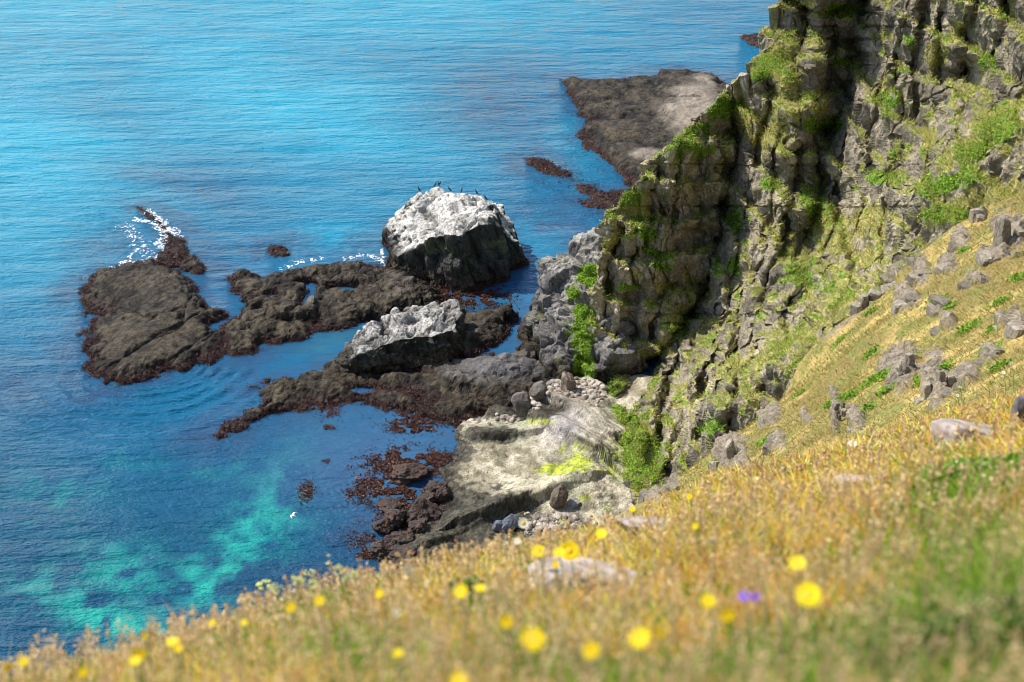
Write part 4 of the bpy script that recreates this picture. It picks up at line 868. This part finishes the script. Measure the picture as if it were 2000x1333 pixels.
kelp_raft([(780,1060,80,34,1),(730,1085,24,8,.2)], 'dark kelp raft around the lowest boulders by the meadow', 5200, 4, (780, 1060))
kelp_raft([(645,803,26,14,.6),(640,835,20,5,.2)], 'thin kelp raft under the tip of the weedy reef', 520, 5, (645, 805))
kelp_raft([(815,815,65,22,1),(800,838,40,8,.4)], 'brown kelp raft along the front edge of the weedy reef', 2600, 6, (815, 815))
kelp_raft([(868,892,26,10,.6),(640,903,0,0,0)], 'small red brown kelp raft at the tip of the pale platform', 380, 7, (868, 892))
kelp_raft([(850,580,90,20,.5),(925,580,70,24,.6)], 'dark kelp raft in the shade right below the sea stack', 9000, 8, (900, 585))
kelp_raft([(1115,348,40,18,.5),(1150,365,30,10,.4)], 'loose kelp raft between the thin islet and the cliff', 460, 9, (1115, 350))
kelp_raft([(600,903,0.1,0.1,.02),(637,902,10,5,.5)], 'tiny kelp raft in the middle of the inlet', 50, 10, (637, 902))

# ------------------------------------------------------------------ foam
def foam():
    L = [([(262, 428), (300, 440), (322, 460), (322, 485), (306, 512)], .5, .85), ([(286, 412), (312, 434), (330, 458)], .9, 1.0), ([(325, 452), (322, 480)], 1.1, 1.0), ([(225, 524), (250, 514), (282, 512), (304, 514)], .9, .8), ([(248, 510), (262, 490), (276, 480)], .5, .7),
         ([(338, 445), (352, 465)], .35, .7), ([(553, 526), (580, 512), (622, 506)], .9, .62), ([(678, 506), (702, 500), (735, 505), (750, 513)], .9, .66), ([(744, 490), (757, 518)], .6, .8), ([(488, 806), (522, 797)], .5, .7), ([(240, 440), (270, 470), (290, 500)], 1.6, .5)]
    lo = at_z(200, 545)[:2]; hi = at_z(800, 395)[:2]; x0, x1 = at_z(205, 395)[0], at_z(790, 500)[0]; ys = np.arange(lo[1] - 2, hi[1] + 2, .075); xs = np.arange(x0 - 2, x1, .075)
    X, Y = np.meshgrid(xs, ys); P = np.stack([X, Y, X * 0], -1).astype(F32); v = np.zeros(X.shape, F32)
    wob = np.stack([noise(P * F32(.8), 71), noise(P * F32(.8), 72)], -1) * .5
    for pts, wd, a in L:
        q = at_z(*np.array(pts, float).T)[:, :2]
        for A, B in zip(q[:-1], q[1:]):
            e = B - A; m = (np.abs(X - (A[0] + B[0]) / 2) < abs(e[0]) / 2 + 4) & (np.abs(Y - (A[1] + B[1]) / 2) < abs(e[1]) / 2 + 4); pp = P[m][:, :2] + wob[m] - A
            t = np.clip((pp @ e) / (e @ e), 0, 1); d = np.hypot(pp[:, 0] - t * e[0], pp[:, 1] - t * e[1]); v[m] = np.maximum(v[m], a * np.exp(-(d / wd) ** 2))
    near = v > .02; ridge = np.zeros_like(v); f = P[near]; ridge[near] = 1 - 3.2 * np.minimum(np.abs(fbm(f * F32(1.5), 3, 73)), .3)
    keep = (v * 1.15 + .55 * ridge - .35 * (fbm(P * F32(5), 2, 74) < -.1)) > .74; keep &= near; P[..., 2] = .05 + .05 * v
    Fc = grid_faces(*X.shape); kf = keep.ravel(); Fc = Fc[kf[Fc].sum(1) >= 3]; V, Fc = compact(P.reshape(-1, 3), Fc)
    tag(mesh_np('foam', V, Fc, None, FOAM), 'white foam washing over the reef spit and along the reefs', 'foam', kind='stuff')
foam()

# ------------------------------------------------------------------ birds
def loft(spine, radii, seg=8, flat=1.0):
    S_ = np.array(spine, float); n = len(S_); V = []
    T = np.gradient(S_, axis=0); T /= np.linalg.norm(T, axis=1, keepdims=True)
    for p, t, r in zip(S_, T, radii):
        a = np.cross(t, [0, 1, 0]); a /= np.linalg.norm(a); b = np.cross(t, a)
        for k in range(seg):
            th = 2 * math.pi * k / seg; V.append(p + a * math.cos(th) * r + b * math.sin(th) * r * flat)
    Fq = [[i * seg + k, i * seg + (k + 1) % seg, (i + 1) * seg + (k + 1) % seg, (i + 1) * seg + k] for i in range(n - 1) for k in range(seg)]
    return np.array(V), np.array(Fq)
def cormorant(px, py, lab, rz):
    X, Y, P = REEFS['stack']; Q = P.reshape(-1, 3); qx, qy = proj(Q); m = (abs(qx - px) < 7) & (Q[:, 2] > 5); i = np.nonzero(m)[0]; i = i[np.argmin(qy[i])]; g = Q[i]
    V, Fq = loft([(-.30, 0, .12), (-.2, 0, .2), (-.06, 0, .30), (.06, 0, .42), (.12, 0, .54), (.12, 0, .64), (.13, 0, .70), (.19, 0, .735), (.25, 0, .735), (.36, 0, .73)], [.01, .05, .10, .105, .075, .04, .035, .042, .025, .006], 8, .85)
    V2, F2 = loft([(-.02, .05, .26), (-.01, .05, .1), (0, .05, 0), (.08, .06, 0)], [.03, .015, .012, .02], 6); V3 = V2 * [1, -1, 1]
    Vm, Fm, c = merge([(V, Fq, 0), (V2, F2, 0), (V3, F2, 0)]); Vm = rot(Vm * 1.15, 0, 0, rz)
    o = mesh_np('cormorant', Vm, Fm, None, BLACKF, smooth=True); o.location = (float(g[0]), float(g[1]), float(g[2]) - .02)
    tag(o, lab, 'bird', 'black seabirds standing on the sea stack')
B = [(815, 'black cormorant at the far left corner of the stack top', 2.6), (843, 'black cormorant second from the left corner of the stack top', .4), (857, 'black cormorant left of the close pair on the stack top', 2.0), (864, 'black cormorant right next to its neighbour in the close pair on the stack', .2),
     (878, 'black cormorant alone just right of the close pair on the stack', 2.9), (899, 'black cormorant at the middle notch of the stack top', 1.2), (938, 'black cormorant left of the last bird on the stack', 2.7), (956, 'black cormorant at the far right corner of the stack top', 2.9)]
for a, lab, rz in B: cormorant(a, 380, lab, rz)
def gull():
    q = at_z(572, 1008, 14); V, Fq = loft([(-.28, 0, 0), (-.2, 0, 0), (-.05, 0, .01), (.1, 0, .02), (.2, 0, .03), (.27, 0, .02)], [.02, .04, .075, .07, .045, .01], 8)
    parts = [(V, Fq, 0)]
    for s in (1, -1):
        W = []; 
        for (y, x0, x1, z) in ((0.04, -.08, .10, .03), (.25, -.05, .14, .12), (.42, -.08, .10, .15), (.70, -.22, -.14, .06)):
            W += [(x0, s * y, z), (x1, s * y, z), (x1, s * y, z + .012), (x0, s * y, z + .012)]
        f = [[i * 4 + k, i * 4 + (k + 1) % 4, (i + 1) * 4 + (k + 1) % 4, (i + 1) * 4 + k] for i in range(3) for k in range(4)] + [[12, 13, 14, 15]]
        parts.append((np.array(W), np.array(f), 0))
    V, Fq, c = merge(parts); o = mesh_np('gull', rot(V, .25, 0, 2.9), Fq, None, WHITEF, smooth=True); o.location = tuple(q); tag(o, 'white gull flying low over the dark inlet water', 'bird')
gull()

# ------------------------------------------------------------------ foreground meadow
SILX = np.array([-1900, -400, 0, 200, 450, 600, 720, 900, 1100, 1240, 1330, 1420, 1600, 1800, 2000, 2400, 3600], float)
SILY = np.array([1850, 1440, 1362, 1318, 1240, 1192, 1160, 1115, 1072, 1035, 990, 940, 895, 830, 775, 670, 420], float)
W0X = np.array([-400, 0, 700, 1000, 1240, 1400, 1600, 2000, 2400], float); W0Y = np.array([5.5, 5.5, 7, 9, 12, 16, 21, 27, 30], float)
def meadow(px, wd):
    """point on the ground for a photo column and a forward distance"""
    w0 = np.interp(px, W0X, W0Y); q = np.where(wd < w0, .45 * (1 - wd / w0) ** 2, .035 * (wd - w0) ** 2)
    py = np.interp(px, SILX, SILY) + FPX * q / wd
    p = at_w(px, py, wd); pf = p.astype(F32)
    p = p.copy(); p[..., 2] += .05 * fbm(pf * F32(.9), 3, 201) * np.clip(wd / 3, .2, 1.5)
    return p
def build_meadow():
    pxs = np.linspace(-1900, 3600, 640); ws = np.concatenate([np.geomspace(.5, 60, 420)]); A, B_ = np.meshgrid(pxs, ws); P = meadow(A, B_)
    n = fbm(P.astype(F32) * F32(1.2), 4, 203); n3 = fbm(P.astype(F32) * F32(9), 3, 204); c = lerp((.20, .13, .045), (.36, .24, .08), sstep(-.4, .4, n)); c = lerp(c, np.broadcast_to(np.array((.09, .12, .025), F32), c.shape), .6 * sstep(0, .5, n3 + n))
    Fc = grid_faces(*A.shape); tag(mesh_np('meadow', P, Fc, c, SOIL, smooth=True), 'steep golden clifftop meadow in the foreground', 'meadow', kind='structure')
build_meadow()
GR = [(1950,1230,230,170,0),(1830,1290,160,120,0),(1900,930,110,40,-20),(930,1170,50,20,0),(1180,1310,120,60,0),(1560,1330,200,70,0),(600,1160,90,30,-20),(1340,1290,90,40,0),(1950,1080,100,60,0),(700,1250,120,40,0)]
def meadow_grass():
    rg = np.random.default_rng(17)
    n = 190000
    wd = .85 * np.exp(rg.uniform(0, 1, n) ** .9 * math.log(32 / .85)); px = rg.uniform(-180, 2180, n)
    w0 = np.interp(px, W0X, W0Y); ok = wd < w0 * 1.12; px, wd = px[ok], wd[ok]; P = meadow(px, wd); n = len(P)
    qx, qy = proj(P); ok = (qy < 1750); P, wd, qx, qy = P[ok], wd[ok], qx[ok], qy[ok]; n = len(P)
    n1 = fbm(P.astype(F32) * F32(1.1), 3, 210); n2 = fbm(P.astype(F32) * F32(4.0), 3, 211)
    g = gauss_list(qx, qy - 40, GR) * 1.4; gm = np.clip(sstep(.35, .75, g + .5 * n2) + .75 * sstep(-.1, .5, n2 + .6 * n1), 0, 1) > rg.uniform(0, 1, n)
    c = mixcol(rg, n, (.68, .40, .04), (1.0, .78, .16), .2); pale = rg.uniform(0, 1, n) < .10 + .25 * (fbm(P.astype(F32) * F32(7), 2, 212) > .25); c[pale] = mixcol(rg, int(pale.sum()), (.88, .68, .32), (1.0, .86, .48), .1)
    c = c * (1 + .5 * fbm(P.astype(F32) * np.array([1.0, .5, .5], F32), 3, 215))[:, None]
    red = (n1 > .0) & (rg.uniform(0, 1, n) < .5); c[red] = mixcol(rg, int(red.sum()), (.56, .26, .06), (.75, .40, .12), .15)
    c[gm] = mixcol(rg, int(gm.sum()), (.10, .20, .015), (.34, .48, .05), .2)
    N = np.broadcast_to([-.1, .2, .6], P.shape); sc = np.clip(wd / 3, .6, 4)
    L = rg.uniform(.03, .10, n) * np.clip(.8 + wd / 16, .75, 1.7) * (1 + .6 * n2); L = np.minimum(np.where(rg.uniform(0, 1, n) < .04, L * 1.8, L), .2); L = np.where(gm, L * (.8 + .7 * np.clip(g - .5, 0, 1) * (qx > 1700)), L)
    blades('meadow_grass', P - np.array([0, 0, .01]), N, L, rg.uniform(.0025, .005, n) * sc, c, GRASS, 1.7, 1.0, 18, 1.0, 'long dry golden grass blades all over the foreground meadow', 'grass')
    # seed heads on thin stalks
    n = 5200; wd = 1.3 * np.exp(rg.uniform(0, 1, n) * math.log(20)); px = rg.uniform(-100, 2100, n); w0 = np.interp(px, W0X, W0Y); ok = wd < w0 * 1.05; px, wd = px[ok], wd[ok]; P = meadow(px, wd); n = len(P)
    L = rg.uniform(.07, .17, n); lean = rg.normal(0, .18, (n, 2)); top = P + np.concatenate([lean * L[:, None], L[:, None]], 1)
    V = []; Fq = []; c = []
    side = np.stack([np.ones(n), np.zeros(n), np.zeros(n)], -1); w_ = (.0012 * np.clip(wd / 2.5, 1, 4))[:, None]
    V = np.stack([P - side * w_, P + side * w_, top + side * w_, top - side * w_], 1).reshape(-1, 3); Fq = np.arange(n)[:, None] * 4 + [0, 1, 2, 3]
    col = np.repeat(mixcol(rg, n, (.5, .34, .14), (.7, .55, .3), .1), 4, 0)
    tag(mesh_np('grass_stalks', V, Fq, col, GRASS), 'thin straw coloured grass stalks standing above the meadow', 'grass', kind='stuff')
    k = 10; T = np.repeat(top, k, 0) + rg.normal(0, 1, (n * k, 3)) * np.array([.006, .006, .018]) ; sc2 = np.repeat(np.clip(wd / 3, .8, 3), k)
    leaves('grass_seed_heads', T, np.broadcast_to([0, 0, 1.], T.shape), rg.uniform(.006, .012, n * k) * sc2, mixcol(rg, n * k, (.56, .34, .15), (.9, .68, .38), .15), GRASS, 19, .2, 'reddish straw seed heads over the meadow grass', 'grass')
meadow_grass()

# leafy clumps in the meadow
def clump(px, py, wd, w_, h_, n, lab, A, B_, sz=.03):
    rg = np.random.default_rng(int(px + py)); s = wd / FPX; c0 = ground_at(px, py + h_ * .4, wd)
    q = rg.normal(0, 1, (n, 3)) * [w_ * s * .45, w_ * s * .35, .02]; q = q + c0; q[:, 2] = meadow_h(q) + rg.uniform(.02, .11, n)
    nn = np.array([0, -.3, .6]) + rg.normal(0, .5, (n, 3)); nn /= np.linalg.norm(nn, axis=1, keepdims=True); t = np.cross(nn, rg.normal(0, 1, (n, 3))); t /= np.linalg.norm(t, axis=1, keepdims=True); sd_ = np.cross(nn, t)
    z_ = rg.uniform(sz * .6, sz * 1.3, n)[:, None]; V = np.stack([q - t * z_ * .5, q + sd_ * z_ * .33 + nn * z_ * .1, q + t * z_ * .5 + nn * z_ * .15, q - sd_ * z_ * .33 + nn * z_ * .1], 1).reshape(-1, 3)
    b4 = np.arange(n)[:, None] * 4; Fq = np.concatenate([b4 + [0, 1, 2, 3], np.concatenate([np.full((n, 1), 4 * n), b4, b4 + 1, np.full((n, 1), 4 * n + 1)], 1)])
    cc = np.concatenate([np.repeat(mixcol(rg, n, A, B_, .2), 4, 0), np.tile(np.array(A), (2, 1))]); V = np.concatenate([V, [c0, c0 + [.002, 0, 0]]])
    o = mesh_np('leafy_plant', V, Fq, cc, LEAF, origin=c0); tag(o, lab, 'plant')
    o['group'] = 'leafy green plants in the meadow'
def ground_w(px, py):
    w0 = float(np.interp(px, W0X, W0Y)); ws = np.linspace(.7, w0, 800); p = meadow(np.full(800, float(px)), ws); _, y = proj(p); i = np.nonzero(y <= py)[0]
    return float(ws[i[0]]) if len(i) else w0 * .98
def ground_at(px, py, wd=None): return meadow(np.array([float(px)]), np.array([ground_w(px, py)]))[0]
GX = None
def meadow_h(q):
    """ground height under points, by walking the meadow sheet at the same forward distance"""
    q = np.atleast_2d(q).astype(float).copy(); z = q[:, 2].copy()
    for _ in range(12):
        t = q.copy(); t[:, 2] = z; px, _y = proj(t); wd = np.clip(t[:, 1] * CP - (t[:, 2] - H) * SP_, .3, 60); g = meadow(px, wd)
        # move g's height to match horizontally
        z = z + .6 * ((g[:, 2] - z) + (q[:, 1] - g[:, 1]) * -.70)
    return z
clump(1900, 920, 4, 150, 60, 420, 'bright green leafy plant at the right of the meadow', (.07, .18, .01), (.22, .42, .03), .035)
clump(1830, 960, 4, 60, 30, 120, 'smaller green leafy plant left of the large bright one', (.07, .16, .01), (.2, .36, .03), .03)
clump(925, 1172, 4, 50, 30, 70, 'small green leafy plant under two yellow flowers in the middle of the meadow', (.07, .18, .01), (.2, .42, .03), .025)
clump(600, 1165, 4, 90, 30, 140, 'green leafy plant under the pale yellow umbels on the meadow edge', (.12, .22, .02), (.3, .46, .05), .022)
clump(1950, 1250, 2, 240, 120, 500, 'broad dark green leafy plant in the lower right corner', (.04, .10, .008), (.12, .24, .02), .035)
clump(1040, 1130, 4, 40, 18, 50, 'tiny green leafy plant beside the pale foreground stone', (.08, .2, .01), (.2, .42, .03), .02)

# stones in the meadow
MS = [(1140,1130,210,62,'pale grey stone slab lying nearest in the foreground grass'),(1285,1030,140,32,'long low pale stone behind the nearest slab'),(1700,945,120,30,'pinkish flat stone half sunk in the middle meadow'),(1895,850,150,52,'wide pale stone at the right side of the meadow'),(1998,800,50,80,'dark grey upright stone cut by the right edge of the meadow'),(950,1108,70,18,'small flat pinkish stone near the meadow edge')]
for (cx, cy, w_, h_, lab) in MS:
    g = ground_at(cx, cy + h_ * .45); wd = g[1] * CP - (g[2] - H) * SP_; s = wd / FPX; rg = np.random.default_rng(int(cx)); dk = 'dark' in lab
    V, Fc = stone((w_ * s * .62, w_ * s * .4, h_ * s * .75), rg, 4, 10, .5, .05); V = rot(V, -.35, .16, .1); n = fbm((V * 12).astype(F32), 3, 3)
    V = V + g + [0, 0, h_ * s * .28]; tag(mesh_np('meadow_stone', V, Fc, np.array((.12, .11, .11) if dk else (.36, .30, .26)) * (1 + .4 * n)[:, None], STONE, origin=g), lab, 'stone', 'stones in the foreground meadow')

# flowers
def tube(a, b, r, seg=5, bend=.15):
    a, b = np.array(a, float), np.array(b, float); L = np.linalg.norm(b - a); pts = [a + (b - a) * t + np.array([bend * L * math.sin(t * math.pi) * .5, 0, 0]) for t in np.linspace(0, 1, 6)]
    V = [p + r * np.array([math.cos(k * 2 * math.pi / seg), math.sin(k * 2 * math.pi / seg), 0]) for p in pts for k in range(seg)]
    Fq = [[i * seg + k, i * seg + (k + 1) % seg, (i + 1) * seg + (k + 1) % seg, (i + 1) * seg + k] for i in range(5) for k in range(seg)]
    return np.array(V), np.array(Fq)
def petals_mesh(npet, R, wdt, cup, layers, rg, col, col2):
    V, Fq, C = [], [], []
    for l in range(layers):
        Rl = R * (1 - .28 * l)
        for k in range(npet):
            a = 2 * math.pi * (k + .5 * l) / npet + rg.normal(0, .06); ca, sa = math.cos(a), math.sin(a); b = len(V)
            for (t, ww, zz) in ((.0, .9, 0), (.55, 1.25, .5), (1, 1, 1)):
                for s in (-1, 1):
                    x, y = Rl * t, s * wdt * ww * .5; V.append((x * ca - y * sa, x * sa + y * ca, cup * Rl * zz * (1 + .4 * l) + .001 * l)); C.append(col2 if t < .3 else col)
            Fq += [[b, b + 1, b + 3, b + 2], [b + 2, b + 3, b + 5, b + 4]]
    return np.array(V), np.array(Fq), np.array(C) * 1.0
def flower(px, py, size, lab, kind='yellow'):
    rg = np.random.default_rng(int(px * 3 + py)); hs = .19
    w0 = float(np.interp(px, W0X, W0Y)); ws = np.linspace(.9, w0, 900); g = meadow(np.full(900, float(px)), ws); up = g + [0, 0, hs]; _, y = proj(up)
    i = np.nonzero(y <= py)[0]
    if len(i): i = i[0]; base = g[i]; wd = ws[i]
    else: i = 899; base = g[i]; wd = w0
    d = float(np.clip(size * 1.15 * wd / FPX, .014, .07)); head = at_w(np.array(float(px)), np.array(float(py)), np.array(wd))
    if head[2] < base[2] + .03: head[2] = base[2] + .03
    root = bpy.data.objects.new({'yellow': 'yellow_flower', 'white': 'white_flower', 'umbel': 'umbel_flower', 'purple': 'purple_flower'}[kind], None); COL.objects.link(root); root.location = tuple(base)
    tag(root, lab, 'flower', {'yellow': 'yellow flowers in the meadow', 'white': 'white flowers in the meadow', 'umbel': 'pale yellow umbels on the meadow edge', 'purple': 'purple flowers in the meadow'}[kind])
    h = head - base; V, Fq = tube((0, 0, -.01), h, .0012 + .0002 * wd); mesh_np('stem', V, Fq, None, STEM, parent=root)
    tiltx = rg.normal(.7, .35); tz = rg.uniform(-.6, .6)
    def place(V): return rot(V, tiltx, 0, tz) + h
    if kind == 'umbel':
        parts = []
        for k in range(16):
            a = rg.uniform(0, 6.28); rr = d * .5 * math.sqrt(rg.uniform(0, 1)); v, f = ICO[2]; e = np.array([rr * math.cos(a), rr * math.sin(a), .15 * d - rr * .3])
            parts.append((rot(v * d * .11 * rg.uniform(.7, 1.2) + e, tiltx * .4, 0, 0) + h, f, np.array((.72, .74, .28)) * rg.uniform(.8, 1.15)))
        V, Fq, c = merge(parts); mesh_np('flower_head', V, Fq, c, PETAL, parent=root)
    else:
        col, c2 = {'yellow': ((1.0, .78, .01), (.98, .62, .0)), 'white': ((.82, .82, .70), (.75, .75, .4)), 'purple': ((.30, .12, .72), (.2, .05, .5))}[kind]
        V, Fq, c = petals_mesh(int(rg.integers(11, 18)) if kind == 'yellow' else 9, d * .5, d * (.17 if kind == 'yellow' else .26), .16, 2 if kind != 'white' else 1, rg, col, c2); mesh_np('petals', place(V), Fq, c, PETAL, parent=root)
        v, f = ICO[2]; v = v * [d * .2, d * .2, d * .07] + [0, 0, d * .04]; mesh_np('flower_centre', place(v), f, None, YCEN if kind != 'purple' else STEM, parent=root)
YF = [(1040,1250,45,'largest yellow flower at the bottom, centre of the picture'),(1250,1247,38,'large yellow flower at the bottom, right of the largest one'),(1155,1270,30,'yellow flower low between the two large bottom ones'),(1578,1163,45,'big double petalled yellow flower right of the purple flowers'),(1558,1102,30,'yellow flower standing above the big one right of the purple flowers'),
 (1383,1175,28,'yellow flower just left of the purple flowers'),(1420,1201,27,'oval yellow flower just below and left of the purple flowers'),(1112,1077,34,'larger of the touching yellow flowers behind the pale slab'),(1092,1081,22,'smaller yellow flower touching a larger one behind the pale slab'),(1052,1077,22,'yellow flower left of the touching pair behind the pale slab'),
 (1175,1043,19,'upright yellow flower right above the touching pair'),(990,1214,26,'yellow flower left above the largest bottom flower'),(901,1156,25,'left flower of the pair over the small leafy plant in mid meadow'),(938,1150,19,'right flower of the pair over the small leafy plant in mid meadow'),(742,1160,16,'lone small yellow flower near the dip of the meadow edge'),
 (337,1255,21,'upper yellow flower of the pair above the left cluster'),(348,1268,15,'lower yellow flower of the pair above the left cluster'),(272,1280,26,'upper flower of the yellow cluster at the lower left'),(264,1292,20,'lower flower of the yellow cluster at the lower left'),(163,1313,18,'yellow flower near the bottom left between cluster and corner'),
 (46,1293,18,'yellow flower second from the left edge'),(17,1303,18,'yellow flower nearest the left edge'),(283,1242,14,'small yellow flower against the water above the left cluster'),(568,1187,19,'yellow flower left under the pale umbels'),(624,1174,19,'yellow flower right under the pale umbels'),(477,1217,10,'tiny yellow flower on the edge left of the umbels'),
 (415,1217,13,'small yellow flower on the edge, second left of the umbels'),(778,1277,14,'small yellow flower in the lower middle left meadow'),(898,1330,34,'yellow flower cut by the bottom edge of the picture'),(1288,1237,18,'small yellow flower beside the large one at the bottom'),(1930,752,12,'tiny yellow flower at the upper right of the meadow'),
 (1358,1028,12,'tiny yellow flower at the right end of the long low stone'),(1346,970,11,'tiny yellow flower below the rubble outcrop'),(1235,995,11,'tiny yellow flower on the meadow edge by the beach'),(1085,1103,13,'small yellow flower at the back corner of the pale slab')]
for a, b, c_, lab in YF: flower(a, b, c_, lab)
for a, b, c_, lab in [(1022,1022,22,'creamy white flower on the edge in front of the blue grey boulders'),(1975,710,20,'white flower at the upper right edge of the meadow'),(1960,728,15,'white flower just below the upper right one'),(1870,773,17,'white flower left of the tiny upper right yellow flower'),(1665,867,15,'white flower in the middle right meadow by the thin rib'),
                      (795,1112,15,'white flower on the edge under the weedy boulders'),(775,1195,12,'small white flower below the lone small yellow flower'),(1390,1057,12,'small white flower right of the long low stone'),(1010,1057,12,'white flower left of the yellow one behind the pale slab')]: flower(a, b, c_, lab, 'white')
for a, b, c_, lab in [(515,1143,24,'pale yellow umbel farthest left of the umbel group'),(540,1150,22,'pale yellow umbel low at the left of the umbel group'),(583,1132,24,'pale yellow umbel in the middle of the group'),(604,1120,17,'highest small pale umbel of the group'),(610,1143,20,'pale yellow umbel under the highest one'),(662,1113,20,'whitish umbel on the right half of the group'),(692,1121,17,'last umbel at the right of the group'),
                      (675,1130,15,'small umbel below the two right ones'),(1185,990,15,'pale umbel on the edge in front of the dark brown boulder'),(1100,1019,12,'little pale umbel on the edge right of the creamy white flower'),(1670,842,15,'yellow green umbel beside the middle right white flower'),(1875,757,14,'yellow green umbel above the white flower at upper right')]: flower(a, b, c_, lab, 'umbel')
flower(1453, 1166, 20, 'deep purple flower between yellow flowers in the meadow', 'purple'); flower(1476, 1166, 15, 'smaller pale purple flower right of the deep purple one', 'purple')
